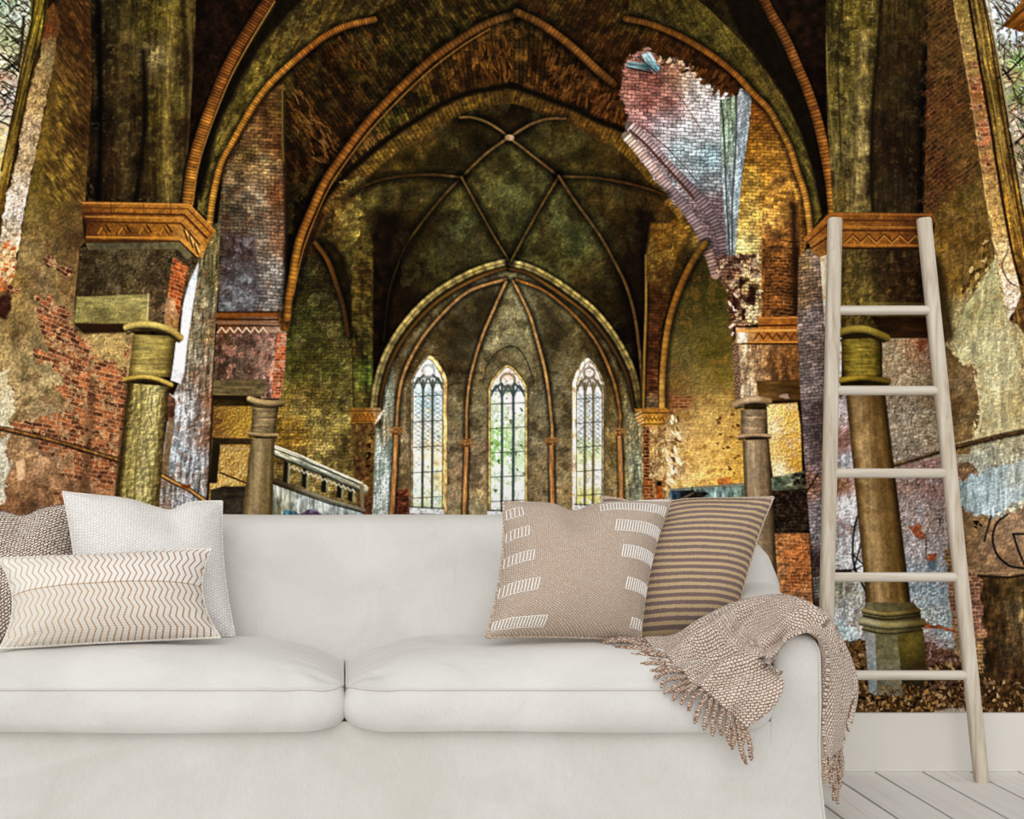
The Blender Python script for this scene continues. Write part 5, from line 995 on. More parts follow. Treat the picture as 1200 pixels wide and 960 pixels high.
def build_mural():
    root = empty('wall_mural', (0.5, -0.002, 0.184))
    tag(root, 'photo mural of a ruined vaulted brick church covering the wall above the white baseboard', 'mural')
    mat = mural_material()
    chunks = {}
    def add(cv, keep):
        h, w = cv.X.shape
        R = cv.R[:-1, :-1]
        C = lin(cv.C)/PRINT_LIGHT
        np.clip(C, 0.0006, 0.93, out=C)
        for rid in np.unique(R[keep]):
            q = np.nonzero(keep & (R == rid))
            i = q[0]*w+q[1]
            quads = np.stack([i, i+w, i+w+1, i+1], 1)
            used, invq = np.unique(quads, return_inverse=True)
            vx = cv.X.ravel()[used]; vy = cv.Y.ravel()[used]
            co = np.stack([(vx-404)/MUR_S, np.full(vx.shape, -0.002), CAM_H-(vy-532)/MUR_S], 1)
            chunks.setdefault(int(rid), []).append((co, invq.reshape(-1, 4), C.reshape(-1, 3)[used]))
    # fine sheet where the picture shows, coarse sheet around it and behind the sofa
    st = MURAL_STEP
    fx0, fx1, fy0, fy1 = -8.0, 1208.0, -8.0, 836.0
    cv = Canvas(fx0, fy0, fx1, fy1, st); paint(cv)
    fx1 = float(cv.X[0, -1]); fy1 = float(cv.Y[-1, 0])
    cx = (cv.X[:-1, :-1]+st/2); cy = (cv.Y[:-1, :-1]+st/2)
    bx0, by0, bx1 = fx0, fy0, fx1
    low = (cy > 664) & (cx < 848)
    # snap the rim of the hidden block to the grid
    jl = int(np.argmax(cy[:, 0] > 664)); il = int(np.argmin(cx[0] < 848))
    yl = float(cv.Y[jl, 0]); xl = float(cv.X[0, il])
    add(cv, ~low)
    def coarse(x0, y0, x1, y1, n, m):
        c2 = Canvas(0, 0, n, m, 1)
        c2.X = np.broadcast_to(np.linspace(x0, x1, n+1, dtype=np.float32), c2.X.shape).copy()
        c2.Y = np.broadcast_to(np.linspace(y0, y1, m+1, dtype=np.float32)[:, None], c2.Y.shape).copy()
        c2.x0, c2.y0 = x0, y0; c2.step = max((x1-x0)/n, (y1-y0)/m)
        c2.sx, c2.sy = (x1-x0)/n, (y1-y0)/m
        paint(c2); add(c2, np.ones(c2.R[:-1, :-1].shape, bool))
    k = 5.0
    coarse(fx0, yl, xl, fy1, int((xl-fx0)/k), int((fy1-yl)/k))
    coarse(-400, -170, fx0, fy1, int((fx0+400)/k), int((fy1+170)/k))
    coarse(fx1, -170, 1580, fy1, int((1580-fx1)/k), int((fy1+170)/k))
    coarse(fx0, -170, fx1, fy0, int((fx1-fx0)/k), int((fy0+170)/k))
    for rid, parts in chunks.items():
        key = PARTS[rid].split('#')[0]
        name, _, lab = key.partition('|')
        off = 0; cos = []; qs = []; cs = []
        for co, q, c in parts:
            cos.append(co); qs.append(q+off); cs.append(c); off += len(co)
        co = np.concatenate(cos).astype(np.float32); q = np.concatenate(qs).astype(np.int32); c = np.concatenate(cs)
        me = bpy.data.meshes.new(name)
        me.vertices.add(len(co)); me.vertices.foreach_set('co', co.ravel())
        me.loops.add(q.size); me.loops.foreach_set('vertex_index', q.ravel())
        me.polygons.add(len(q)); me.polygons.foreach_set('loop_start', np.arange(0, q.size, 4, dtype=np.int32))
        me.update(calc_edges=True)
        at_ = me.attributes.new('print', 'FLOAT_COLOR', 'POINT')
        rgba = np.ones((len(c), 4), np.float32); rgba[:, :3] = c
        at_.data.foreach_set('color', rgba.ravel())
        me.materials.append(mat)
        o = bpy.data.objects.new(name, me); link(o)
        o.parent = root; o.matrix_parent_inverse = Matrix.Translation(-Vector(root.location))
        if lab: o['label'] = lab
MURAL_STEP = 1.05
build_mural()
# ---------------------------------------------------------------- sofa
def ss(a, b, x):
    t = min(max((x-a)/(b-a), 0), 1); return t*t*(3-2*t)
def wob(x, y, z, k=1.0):
    """slow waviness of upholstery"""
    return k*(math.sin(3.1*x+1.7*z+0.4)*math.sin(4.3*y+2.2*x)+0.6*math.sin(7.7*x-3.9*y+1.1)*math.sin(6.1*z+2.7*x+.5))

M_linen = mat_linen('white_linen', srgb(222, 220, 216), srgb(211, 209, 205))
M_linen2 = mat_linen('off_white_linen', srgb(217, 214, 209), srgb(207, 204, 198))

sofa = empty('sofa', (0, -0.5, 0))
tag(sofa, 'white linen slipcovered two seat sofa standing before the mural wall', 'sofa')

def sharp(o, deg=38):
    o.data.set_sharp_from_angle(angle=math.radians(deg)); return o

def loft(secs, closed=True, cap0=True, cap1=True):
    n = len(secs[0]); verts = [v for s in secs for v in s]; faces = []
    for i in range(len(secs)-1):
        for k in range(n if closed else n-1):
            k2 = (k+1) % n
            faces.append((i*n+k, i*n+k2, (i+1)*n+k2, (i+1)*n+k))
    if cap0: faces.append(tuple(range(n-1, -1, -1)))
    if cap1: faces.append(tuple((len(secs)-1)*n+k for k in range(n)))
    return verts, faces

# backrest
def back_top(x):
    x = abs(x); r = (x-0.98)/0.29
    return 0.814 if r <= 0 else 0.814-0.19*(1-math.sqrt(max(0, 1-min(r, 1)**2)))
secs = []
for i in range(97):
    x = -1.268+2.536*i/96
    t = back_top(x); e = ss(1.268, 1.22, abs(x)); q = 1-e
    prof = [(.06, .02), (.06, .3), (.06, t-.07), (.075, t-.03), (.105, t-.008), (.15, t), (.24, t+.002), (.30, t-.004), (.332, t-.022), (.352, t-.06), (.372, t-.12), (.405, t-.2), (.445, .52), (.49, .44), (.50, .3), (.50, .02)]
    s = []
    for d, z in prof:
        d = .28+(d-.28)*(1-.35*q)
        d += wob(x, d, z, .004) if .2 < d else 0
        s.append((x, -d, z+(wob(x, 0, 0, .0025) if z > .5 else 0)))
    secs.append(s)
v, f = loft(secs); sharp(mesh_obj('backrest', v, f, M_linen2, sofa))

# arms
def arm(sgn):
    secs = []
    ds = [.30, .36, .42, .5, .58, .66, .74, .80, .85, .875, .89, .897, .90]
    for d in ds:
        k = ss(.9, .4, d)
        xi = 1.056; xo = 1.186+.072*k; zt = .556+.066*k+.03*ss(.42, .3, d)
        ins = {.875: .002, .89: .006, .897: .012, .90: .02}.get(d, 0)
        n = 12; s = [(xi, .008), (xi, .18), (xi, .30), (xi, .35), (xi-.004+ins*.7, .43)]
        r = (xo-xi)/2
        cx = (xi+xo)/2
        for j in range(n+1):
            a = math.pi-math.pi*j/n
            px = cx+(r-ins)*math.copysign(abs(math.cos(a))**.62, math.cos(a)); pz = zt-.085+(.085-ins)*math.sin(a)**.62
            s.append((px, pz))
        s += [(xo-ins*.8, .38), (xo-ins*.6-.004, .28), (xo-ins*.5, .18), (xo+.012-ins*.5, .08), (xo+.03-ins*.5, .008)]
        secs.append([(sgn*(x+wob(d, z, x, .0025)), -d-(0 if d < .88 else 0), z) for x, z in s])
    v, f = loft(secs)
    if sgn < 0: f = [tuple(reversed(q)) for q in f]
    o = sharp(mesh_obj('armrest', v, f, M_linen2, sofa), 50)
    edge = secs[-2]
    path = [Vector(edge[k])+Vector((sgn*.002, -.001, 0)) for k in range(len(edge)-1, 12, -1)]
    v, f = tube(path, .0032, 6); mesh_obj('piping', v, f, M_linen2, o)
arm(1); arm(-1)

# front of the slipcover
n, m = 132, 44; v = []; f = []
for j in range(m+1):
    z = .008+.328*j/m
    for i in range(n+1):
        x = -1.056+2.112*i/n
        e = ss(1.056, .98, abs(x))
        d = .90+e*wob(x*1.3, z*2, 0, .003)
        tuck = .205+(x+.90)*.17+.012*math.sin(9*x)-z                      # a soft tuck that runs up from the left
        d += .007*math.exp(-max(tuck, 0)/.06)*(1 if tuck > 0 else math.exp(tuck/.012))*ss(-.30, -.62, x)*e
        v.append((x, -d, z))
for j in range(m):
    for i in range(n):
        a = j*(n+1)+i; f.append((a, a+1, a+n+2, a+n+1))
b0 = len(v)
for x, z in ((-1.056, .336), (1.056, .336), (-1.056, .008), (1.056, .008)): v.append((x, -.45, z))
f.append(tuple([m*(n+1)+i for i in range(n+1)]+[b0+1, b0]))
f.append(tuple([i for i in range(n, -1, -1)]+[b0+2, b0+3]))
f.append((b0, b0+1, b0+3, b0+2))
sharp(mesh_obj('slipcover_front', v, f, M_linen2, sofa))

# seat cushions
def seat_cushion(x0, x1):
    d0, d1, z0, zb, crown = .46, .945, .318, .424, .078
    cx, hx, cy, hy, r = (x0+x1)/2, (x1-x0)/2, -(d0+d1)/2, (d1-d0)/2, .055
    n, m = 72, 36
    def place(u, v):
        x, y = u*hx, v*hy
        ax, ay = abs(x)-(hx-r), abs(y)-(hy-r)
        if ax > 0 and ay > 0:                      # round the corners of the plan
            mm = max(ax, ay); L = math.hypot(ax, ay); k = mm/L
            x = math.copysign(hx-r+ax*k, x); y = math.copysign(hy-r+ay*k, y)
        return x, y
    def top(x, y):
        ex = hx-abs(x); ey = hy-abs(y)
        g = lambda e, w: 1-(1-min(max(e, 0)/w, 1))**2.4
        fx = g(ex, .30); fy = g(ey, .17) if y < 0 else .35+.65*g(ey, .12)
        gather = .0045*math.sin(70*y+9*math.sin(6*y))*math.exp(-((ex-.05)/.05)**2)*ss(0, .03, ey)      # puckers where the cover is pulled at the ends
        gather += .0035*math.sin(52*x+5*math.sin(4*x+cx))*math.exp(-((ey-.04)/.04)**2)*ss(.30, .05, ex)
        dimple = -.006*math.exp(-((x+cx*.3)/.10)**2-((y-.02)/.12)**2)-.005*math.exp(-((x-cx*.45)/.08)**2-((y+.10)/.07)**2)
        return zb+crown*fx*fy+wob(cx+x, y, 0, .004)*fx*fy+gather+dimple*fx*fy
    verts = []; faces = []
    us = [-1+2*i/n for i in range(n+1)]; vs = [-1+2*j/m for j in range(m+1)]
    us = [math.copysign(1-(1-abs(u))**1.7, u) for u in us]; vs = [math.copysign(1-(1-abs(q))**1.35, q) for q in vs]
    for q in vs:
        for u in us:
            x, y = place(u, q); verts.append((cx+x, cy+y, top(x, y)))
    for j in range(m):
        for i in range(n):
            a = j*(n+1)+i; faces.append((a, a+1, a+n+2, a+n+1))
    ring = [i for i in range(n+1)]+[j*(n+1)+n for j in range(1, m+1)]+[m*(n+1)+i for i in range(n-1, -1, -1)]+[j*(n+1) for j in range(m-1, 0, -1)]
    seam = [Vector(verts[k]) for k in ring]
    prev = ring; L = 8; low = None
    for k in range(1, L+1):
        t = k/L; cur = []
        for i, s in enumerate(seam):
            o = Vector((s.x-cx, s.y-cy, 0)); nrm = Vector((o.x/hx, o.y/hy*1.0, 0))
            nx = math.copysign(abs(nrm.x)**8, nrm.x); ny = math.copysign(abs(nrm.y)**8, nrm.y)
            dv = Vector((nx, ny, 0)); dv = dv.normalized() if dv.length > 1e-6 else dv
            bulge = (.012+.003*math.sin(31*s.x+3*math.sin(5*s.x)))*math.sin(math.pi*t)-.008*max(0, t-.85)/.15+wob(s.x, s.y, t, .0025)*math.sin(math.pi*t)
            sq = ss(hx, hx-.10, abs(o.x))*1.0      # bottom corners lift a little
            z = s.z+(z0+.012*(1-sq)-s.z)*t+wob(s.x, s.y, 0, .0025)*t
            cur.append(len(verts)); verts.append((s.x+dv.x*bulge, s.y+dv.y*bulge, z))
        for i in range(len(ring)):
            i2 = (i+1) % len(ring)
            faces.append((prev[i], cur[i], cur[i2], prev[i2]))
        prev = cur
    faces.append(tuple(prev))
    o = sharp(mesh_obj('seat_cushion', verts, faces, M_linen, sofa), 60)
    for path, dz in ((seam, .0), ([Vector(verts[k]) for k in prev], .006)):
        p = [q+Vector((0, 0, dz))+Vector((math.copysign(.001, q.x-cx), math.copysign(.001, q.y-cy), 0)) for q in path]; p.append(p[0])
        a, b = tube(p, .0034, 6, caps=False); mesh_obj('piping', a, b, M_linen2, o)
seat_cushion(-1.05, -.006); seat_cushion(.006, 1.05)

# ---------------------------------------------------------------- cushions on the sofa
class Pillow:
    def __init__(s, TL, TR, BR, BL, T=.08, Tb=.03, pin=.07, dents=(), size=None, pinv=None):
        s.c = [at(*q) for q in (TL, TR, BR, BL)]
        s.T, s.Tb, s.pin, s.dents = T, Tb, pin, dents
        s.pinv = pin if pinv is None else pinv
        a = (s.c[1]-s.c[0]+s.c[2]-s.c[3])/2; b = (s.c[0]-s.c[3]+s.c[1]-s.c[2])/2
        s.W, s.H = (a.length, b.length) if size is None else size
        s.N = a.cross(b).normalized()
        if s.N.y > 0: s.N = -s.N
    def __call__(s, u, v, side=1, off=0.0):
        uu = u*(1-s.pin*(1-v*v)); vv = v*(1-s.pinv*(1-u*u))
        push = 0
        for (u0, wd, a, b) in s.dents:
            g = math.exp(-((u-u0)/wd)**2)
            vv -= a*g*ss(.1, 1, v); push += b*g*math.exp(-((v-.72)/.34)**2)
        x, y = (uu+1)/2, (vv+1)/2
        TL, TR, BR, BL = s.c
        p = (BL*(1-x)+BR*x)*(1-y)+(TL*(1-x)+TR*x)*y
        th = (max(0, 1-abs(u)**2.6)*max(0, 1-abs(v)**2.6))**.6
        t = (s.T if side > 0 else s.Tb)*th
        rip = .0022*math.sin(9*u+4*v)*math.sin(7*v-3*u+1)*th
        # gathers that run out of the corners
        for cu, cv_ in ((-1, 1), (1, 1), (1, -1), (-1, -1)):
            r = math.hypot(u-cu, v-cv_); an = math.atan2(v-cv_, u-cu)
            rip += .004*math.sin(an*11)*math.exp(-((r-.28)/.2)**2)*th**.5
        return p+s.N*(side*t+(rip-push*th if side > 0 else 0)+side*off)
    def build(s, name, label, mat, edge_mat, group=None, n=44):
        root = empty(name, tuple((s.c[2]+s.c[3])/2)); tag(root, label, 'cushion', group)
        ts = [math.sin(math.pi/2*(-1+2*i/n)) for i in range(n+1)]
        verts = []; faces = []; uv = []
        for v in ts:
            for u in ts: verts.append(s(u, v)); uv.append((u*s.W/2, v*s.H/2))
        for j in range(n):
            for i in range(n):
                a = j*(n+1)+i; faces.append((a, a+1, a+n+2, a+n+1))
        idx = {}
        for j, v in enumerate(ts):
            for i, u in enumerate(ts):
                if i in (0, n) or j in (0, n): idx[i, j] = j*(n+1)+i
                else:
                    idx[i, j] = len(verts); verts.append(s(u, v, -1)); uv.append((u*s.W/2+.37, v*s.H/2))
        for j in range(n):
            for i in range(n): faces.append((idx[i, j], idx[i, j+1], idx[i+1, j+1], idx[i+1, j]))
        mesh_obj('cover', verts, faces, mat, root, uv)
        per = [(u, -1) for u in ts]+[(1, v) for v in ts[1:]]+[(u, 1) for u in reversed(ts[:-1])]+[(-1, v) for v in reversed(ts[1:-1])]
        path = [s(u, v) for u, v in per]; path.append(path[0])
        a, b = tube(path, .0042, 6, caps=False)
        mesh_obj('seam_cord', a, b, edge_mat, root, [(q[0], q[2]) for q in a])
        return root

M_brown_knit = mat_basket('brown_cream_weave', srgb(240, 231, 218), srgb(222, 209, 193), srgb(92, 66, 52), .0118, .0074, .0015, math.radians(-30), .5)
M_white_knit = mat_basket('white_waffle_knit', srgb(248, 246, 243), srgb(240, 237, 234), srgb(212, 208, 204), .0100, .0064, .0015, math.radians(-30), .5)
M_cream_edge = mat_basket('cream_cord', srgb(240, 236, 229), srgb(232, 226, 218), srgb(210, 202, 190), .01, .008, .0014, 0, .2)
M_brown_edge = mat_basket('brown_cord', srgb(170, 142, 120), srgb(130, 104, 86), srgb(70, 46, 36), .01, .008, .002, .6, .3)
M_taupe = mat_basket('taupe_weave', srgb(218, 205, 191), srgb(200, 184, 167), srgb(162, 140, 122), .0064, .0048, .0012, math.radians(28), .25)
M_taupe_edge = mat_basket('taupe_cord', srgb(214, 200, 184), srgb(198, 182, 164), srgb(160, 140, 120), .01, .008, .0014, .5, .2)
M_thread = mat_linen('white_embroidery', srgb(250, 248, 245), srgb(242, 239, 234))

def mat_zigzag():
    t = NT('cream_ochre_zigzag'); v = t.uv()
    sx = t.n('SeparateXYZ'); t.l(v, sx.inputs[0]); x, y = sx.outputs[0], sx.outputs[1]
    tri = t.math('PINGPONG', t.math('ADD', y, 1.0), .0225)
    ph = t.math('MULTIPLY_ADD', tri, 0.58, x)
    wob_ = t.math('MULTIPLY_ADD', t.noise(v, 30, 2), .004, ph)
    fr = t.math('FRACT', t.math('DIVIDE', t.math('ADD', wob_, 2.0), .0178))
    line_ = t.math('LESS_THAN', t.math('ABSOLUTE', t.math('SUBTRACT', fr, .54)), .12)
    rows = t.math('PINGPONG', t.math('ADD', y, 1.0), .0024)
    dots = t.math('GREATER_THAN', rows, .0006)
    # yarn colour paler at the left end, stronger towards the right
    yarn = t.ramp(t.math('MULTIPLY_ADD', x, 1.6, .5), (0.0, srgb(206, 182, 142)), (.45, srgb(182, 134, 74)), (1.0, srgb(150, 96, 48)))
    lower = t.math('LESS_THAN', y, .012)
    br = t.n('TexBrick'); br.inputs['Scale'].default_value = 1; br.inputs['Brick Width'].default_value = .0072; br.inputs['Row Height'].default_value = .0056
    br.inputs['Color1'].default_value = srgb(230, 226, 220); br.inputs['Color2'].default_value = srgb(224, 219, 212); br.inputs['Mortar'].default_value = srgb(210, 202, 190); br.inputs['Mortar Size'].default_value = .0007; br.inputs['Mortar Smooth'].default_value = .5
    t.l(v, br.inputs['Vector'])
    ground = t.mix(lower, srgb(232, 228, 222), br.outputs['Color'])
    fac = t.math('MULTIPLY', line_, t.math('MULTIPLY_ADD', dots, .45, .5))
    c = t.mix(fac, ground, yarn)
    seam = t.math('LESS_THAN', t.math('ABSOLUTE', t.math('SUBTRACT', y, .012)), .0016)
    c = t.mix(t.math('MULTIPLY', seam, .6), c, srgb(150, 110, 60))
    h = t.math('ADD', t.math('MULTIPLY', rows, 120.0), t.math('MULTIPLY', line_, -.3))
    return t.done(c, .95, t.bump(h, .35, .002), .1)

def mat_stripes():
    t = NT('tan_plum_stripes'); v = t.uv()
    sx = t.n('SeparateXYZ'); t.l(v, sx.inputs[0]); y = sx.outputs[1]
    jag = t.n('Mapping'); jag.inputs['Scale'].default_value = (260, 90, 1); t.l(v, jag.inputs['Vector'])
    n = t.noise(jag.outputs[0], 1.0, 2)
    yy = t.math('MULTIPLY_ADD', n, .0070, y)
    fr = t.math('FRACT', t.math('DIVIDE', t.math('ADD', yy, 2.0), .0196))
    st = t.math('LESS_THAN', fr, .54)
    m2 = t.n('Mapping'); m2.inputs['Scale'].default_value = (330, 600, 1); t.l(v, m2.inputs['Vector'])
    n2 = t.noise(m2.outputs[0], 1.0, 2)
    tan = t.ramp(n2, (.3, srgb(184, 156, 120)), (.7, srgb(208, 182, 144)))
    plum = t.ramp(n2, (.3, srgb(96, 78, 74)), (.7, srgb(146, 126, 120)))
    return t.done(t.mix(st, tan, plum), .95, t.bump(t.math('ADD', n2, t.math('MULTIPLY', st, .4)), .5, .003), .1)
M_zig, M_str = mat_zigzag(), mat_stripes()

Pillow((-122, 600, .40), (88, 590, .42), (104, 752, .58), (-112, 764, .60), T=.085, dents=((.42, .16, .10, .03),)).build(
    'throw_pillow', 'chunky brown and cream woven cushion cut by the left frame edge', M_brown_knit, M_brown_edge)
Pillow((74, 577, .50), (260, 588, .42), (275, 745, .58), (92, 752, .66), T=.10, pin=.06, pinv=.04, dents=((.22, .30, .12, .03), (.36, .12, .05, .02))).build(
    'throw_pillow', 'plain white textured square cushion leaning behind the zigzag lumbar cushion', M_white_knit, M_cream_edge)
Pillow((-2, 655, .70), (248, 643, .64), (258, 747, .72), (0, 760, .80), T=.10, Tb=.03, pin=.13, pinv=.02).build(
    'lumbar_pillow', 'long cream lumbar cushion with ochre zigzag lines at the left of the sofa', M_zig, M_cream_edge)
Pillow((704, 582, .40), (906, 583, .42), (858, 746, .58), (728, 750, .58), T=.10, pin=.06, pinv=.03, dents=((-.45, .3, .10, .02),)).build(
    'throw_pillow', 'tan cushion with thin plum brown stripes behind the taupe cushion', M_str, M_taupe_edge)
pb = Pillow((590, 589, .58), (786, 586, .53), (750, 751, .70), (570, 747, .74), T=.13, Tb=.02, pin=.075, pinv=.03, dents=((-.16, .20, .13, .04),))
rt = pb.build('throw_pillow', 'taupe square cushion with short white ladder stitched bars along both sides', M_taupe, M_taupe_edge)

def ladder_bar(u0, u1, v0, v1):
    """white embroidered bar: two rails and upright stitches lying on the cushion"""
    vm, vh = (v0+v1)/2, (v1-v0)/2*.86; v0, v1 = vm-vh, vm+vh
    verts = []; faces = []
    def stitch(pa, pb_, w=.0018):
        path = [pb(pa[0]+(pb_[0]-pa[0])*k/6, pa[1]+(pb_[1]-pa[1])*k/6, 1, .0012) for k in range(7)]
        a, b = tube(path, w, 5); o = len(verts); verts.extend(a); faces.extend(tuple(i+o for i in q) for q in b)
    stitch((u0, v0), (u1, v0), .0009); stitch((u0, v1), (u1, v1), .0009)
    k = max(3, int((u1-u0)*pb.W/2/.0080))
    for i in range(k+1):
        u = u0+(u1-u0)*i/k; stitch((u, v0), (u, v1))
    mesh_obj('embroidered_bar', verts, faces, M_thread, rt)
for q in ((-.985, -.82, .68, .86), (-.985, -.76, .33, .50), (-.985, -.68, -.06, .11), (-.985, -.56, -.50, -.31), (-.97, -.34, -.94, -.80),
          (.10, .965, .70, .87), (.30, .975, .33, .53), (.45, .975, -.05, .15), (.60, .975, -.47, -.29), (.80, .97, -.90, -.76), (.58, .97, .955, .995)):
    ladder_bar(*q)

# ---------------------------------------------------------------- woven throw over the right arm
M_throw = mat_basket('woven_throw', srgb(228, 216, 204), srgb(214, 199, 184), srgb(132, 104, 86), .0108, .0074, .0013, math.radians(36), .6)
M_tassel = mat_basket('throw_tassel', srgb(220, 204, 188), srgb(204, 184, 166), srgb(134, 104, 84), .007, .006, .0014, .5, .3)
ROWS = [
    [(874,853,.985),(840,822,.985),(808,794,.95),(783,770,.86),(752,751,.70)],
    [(905,826,.995),(867,797,.99),(835,777,.93),(808,757,.82),(785,742,.68)],
    [(917,797,.99),(893,776,.975),(866,762,.91),(838,742,.80),(815,724,.68)],
    [(900,780,.98),(893,757,.955),(880,740,.88),(862,722,.77),(850,708,.64)],
    [(914,764,.96),(908,745,.925),(898,725,.83),(888,708,.72),(882,697,.60)],
    [(928,747,.945),(925,730,.88),(920,715,.78),(914,702,.66),(908,691,.55)],
    [(948,737,.94),(948,725,.87),(944,713,.77),(938,703,.65),(930,695,.55)],
    [(965,748,.935),(968,741,.86),(968,731,.77),(963,721,.66),(955,712,.55)],
    [(970,778,.905),(977,778,.85),(984,773,.76),(986,767,.66),(981,760,.57)],
    [(970,818,.90),(978,818,.85),(988,812,.76),(995,806,.67),(991,800,.58)],
    [(969,856,.90),(976,857,.85),(985,851,.78),(993,846,.70),(989,840,.62)],
    [(968,886,.90),(973,891,.87),(978,887,.82),(986,877,.76),(985,871,.70)],
]
CP = np.array([[tuple(at(*q)) for q in r] for r in ROWS])
def throw_pt(s, t):
    rows = [cmr(r, t) for r in CP]
    return Vector(cmr(rows, s))
def throw_fold(s, t):
    h = .013*math.sin(2*math.pi*(2.6*t+.55*s)+.6)*ss(0, .12, s)*ss(1, .78, s)
    h += .008*math.sin(2*math.pi*(5.1*t-1.1*s)+1.9)*ss(1, .6, s)
    h += .004*math.sin(2*math.pi*(1.3*t+3.1*s))
    for (t0, s0, s1, wd, a) in ((.62, .05, .58, .045, -.016), (.33, .16, .45, .05, -.015), (.80, .0, .4, .05, -.010), (.5, .0, .22, .05, -.012), (.15, .10, .30, .06, -.010), (.70, .45, .7, .03, -.008)):
        c = t0+.10*math.sin(5*s)
        h += 1.6*a*math.exp(-((t-c)/wd)**2)*ss(s0-.05, s0+.08, s)*ss(s1+.08, s1-.05, s)
    return h
def throw_surf(s, t):
    e = 1e-2
    p = throw_pt(s, t)
    a = throw_pt(min(s+e, 1), t)-throw_pt(max(s-e, 0), t); b = throw_pt(s, min(t+e, 1))-throw_pt(s, max(t-e, 0))
    n = b.cross(a); n.normalize()
    if n.y > .35 or n.z < -.6: n = -n
    return p+n*throw_fold(s, t), n
def build_throw():
    root = empty('throw_blanket', tuple(at(940, 740, .75)))
    tag(root, 'beige brown woven throw blanket with fringe draped over the right sofa arm', 'blanket')
    ns, nt = 130, 84
    P_ = [[throw_surf(i/ns, j/nt) for j in range(nt+1)] for i in range(ns+1)]
    # arc lengths give the weave an even size
    verts = []; uv = []
    su = 0.0
    rowlen = [0.0]
    for i in range(ns):
        d = sum((P_[i+1][j][0]-P_[i][j][0]).length for j in range(0, nt+1, 6))/len(range(0, nt+1, 6))
        rowlen.append(rowlen[-1]+d)
    for side in (0, 1):
        for i in range(ns+1):
            acc = 0
            for j in range(nt+1):
                p, n = P_[i][j]
                if j: acc += (p-P_[i][j-1][0]).length
                verts.append(p-n*.007*side); uv.append((rowlen[i], acc))
    o = (ns+1)*(nt+1); faces = []
    for i in range(ns):
        for j in range(nt):
            a = i*(nt+1)+j
            faces.append((a, a+1, a+nt+2, a+nt+1)); faces.append((o+a, o+a+nt+1, o+a+nt+2, o+a+1))
    rim = [j for j in range(nt+1)]+[i*(nt+1)+nt for i in range(1, ns+1)]+[ns*(nt+1)+j for j in range(nt-1, -1, -1)]+[i*(nt+1) for i in range(ns-1, 0, -1)]
    for k in range(len(rim)):
        a, b = rim[k], rim[(k+1) % len(rim)]
        faces.append((a, o+a, o+b, b))
    mesh_obj('cloth', verts, faces, M_throw, root, uv)
    rg = random.Random(4)
    def tassel(p0, p1, sag, r=.0060):
        n = 12; path = []
        side = Vector((rg.uniform(-1, 1), 0, rg.uniform(-.4, .4)))*.006
        for k in range(n+1):
            t = k/n
            p = p0.lerp(p1, t)+Vector((0, 0, 1))*sag*math.sin(math.pi*t)+side*math.sin(2.4*math.pi*t)
            path.append(p)
        rad = [r*(.75+.25*min(1, k/2))*(1 if k < n-1 else (.85 if k == n-1 else .5)) for k in range(n+1)]
        a, b = tube(path, rad, 10, 2, 330.0, .26)
        mesh_obj('tassel', a, b, M_tassel, root, [(q.x+q.y, q.z) for q in a])
    # fringe on the seat: root at the cloth edge, tip where it lies on or hangs before the cushion
    TIPS = [(0.00,882,893,.985),(.035,874,898,.985),(.075,868,885,.985),(.12,861,882,.99),(.16,853,872,.99),(.205,845,862,.985),(.25,833,866,.985),(.29,825,858,.985),(.335,812,846,.985),(.375,803,834,.98),(.42,797,826,.975),(.46,788,822,.975),(.50,781,812,.97),(.54,772,806,.965),(.58,766,797,.94),(.625,758,788,.90),(.67,750,781,.88),(.71,742,776,.85),(.755,734,770,.83),(.80,727,766,.80),(.84,720,761,.78),(.88,714,757,.755),(.92,708,754,.735),(.96,702,751,.715),(1.0,696,748,.70)]
    for t, px, py, d in TIPS:
        p, n = throw_surf(0, t)
        tassel(p-n*.003, at(px+rg.uniform(-2, 2), py+rg.uniform(-3, 3), d), .006)
    for t, px, py, d in ((0, 967, 914, .905), (.12, 970, 912, .90), (.25, 975, 922, .885), (.38, 979, 938, .87), (.5, 981, 942, .85), (.65, 982, 934, .82), (.8, 984, 918, .78), (.95, 985, 905, .74)):
        p, n = throw_surf(1, t)
        tassel(p-n*.003, at(px, py, d), .0)
build_throw()

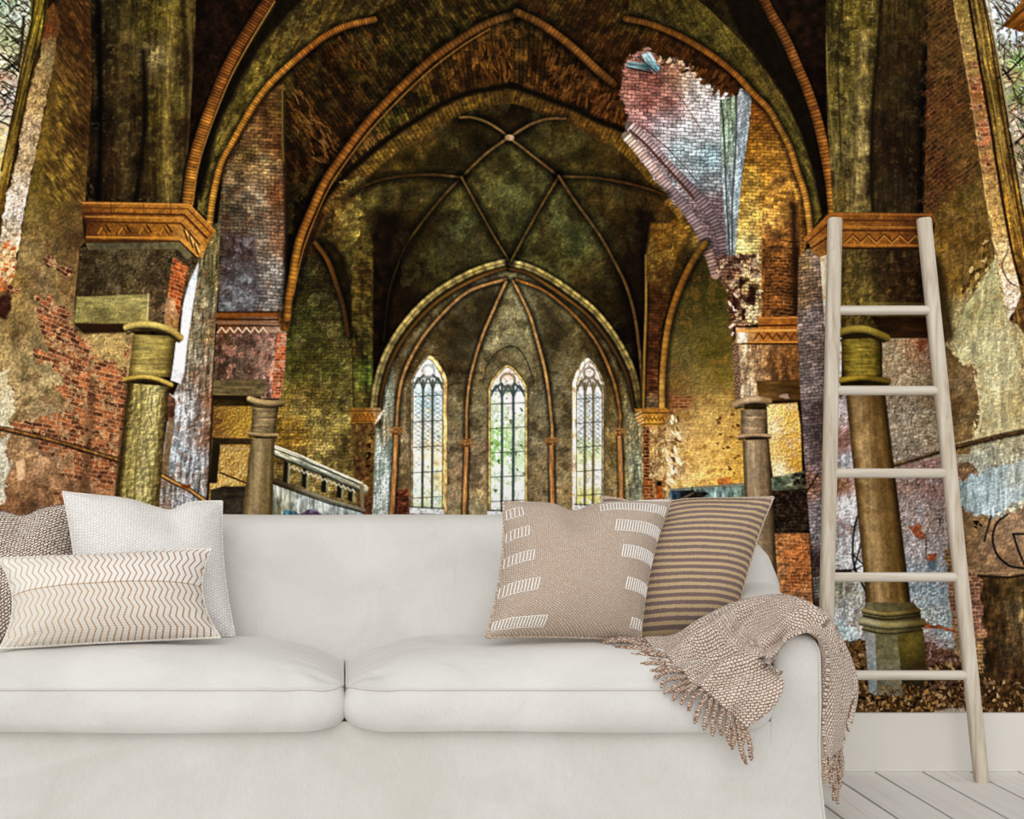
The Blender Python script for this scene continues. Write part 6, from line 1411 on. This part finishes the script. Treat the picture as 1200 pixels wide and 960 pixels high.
# ---------------------------------------------------------------- ladder
M_ladder = mat_wood('pale_ladder_wood', srgb(160, 145, 124), srgb(190, 177, 157), srgb(210, 201, 186), 'z', .6)
M_rung = mat_wood('pale_rung_wood', srgb(176, 163, 145), srgb(202, 192, 176), srgb(214, 206, 193), 'x', .6)
def build_ladder():
    fl_, fr = at(964.6, 917, .15), at(1150.5, 917, .15); fl_.z = fr.z = 0.0
    tl, tr = at(978.5, 256, .026), at(1082.5, 256, .026)
    root = empty('ladder', tuple((fl_+fr)/2))
    tag(root, 'pale washed wood ladder with five rungs leaning on the mural beside the sofa', 'ladder')
    for a, b in ((fl_, tl), (fr, tr)):
        ax = (b-a).normalized(); right = Vector((1, 0, 0)); right = (right-ax*right.dot(ax)).normalized(); fwd = ax.cross(right)
        sect = []
        n = 20
        for k in range(n):
            th = 2*math.pi*k/n
            sect.append((math.copysign(abs(math.cos(th))**.7, math.cos(th))*.0215, math.copysign(abs(math.sin(th))**.7, math.sin(th))*.019))
        secs = []
        L = (b-a).length
        for q in (0, .003, .2, .5, .8, 1-.006/L, 1):
            z = a.z+(b.z-a.z)*q
            k = .9 if q in (0, 1) else 1
            sec = []
            for sx, sy in sect:
                p = a.lerp(b, q)+right*sx*k+fwd*sy*k
                if q < .01: p = p+ax*((q*L-p.z+ (0 if q == 0 else .004))/ax.z)       # foot sawn level with the floor
                sec.append(p)
            secs.append(sec)
        v, f = loft(secs); sharp(mesh_obj('rail', v, f, M_ladder, root), 40)
    for y in (363.7, 457.7, 554.7, 676.5, 791.4):
        lo, hi = 0.0, 1.0
        for _ in range(40):
            q = (lo+hi)/2; p = fl_.lerp(tl, q); s = F/(CAM_D+p.y); py = 532-(p.z-CAM_H)*s
            if py > y: lo = q
            else: hi = q
        a = fl_.lerp(tl, q); b = fr.lerp(tr, q)
        d = (b-a).normalized()
        v, f = tube([a+d*.006, a+d*.012, a.lerp(b, .5), b-d*.012, b-d*.006], .0148, 16); sharp(mesh_obj('rung', v, f, M_rung, root), 50)
build_ladder()
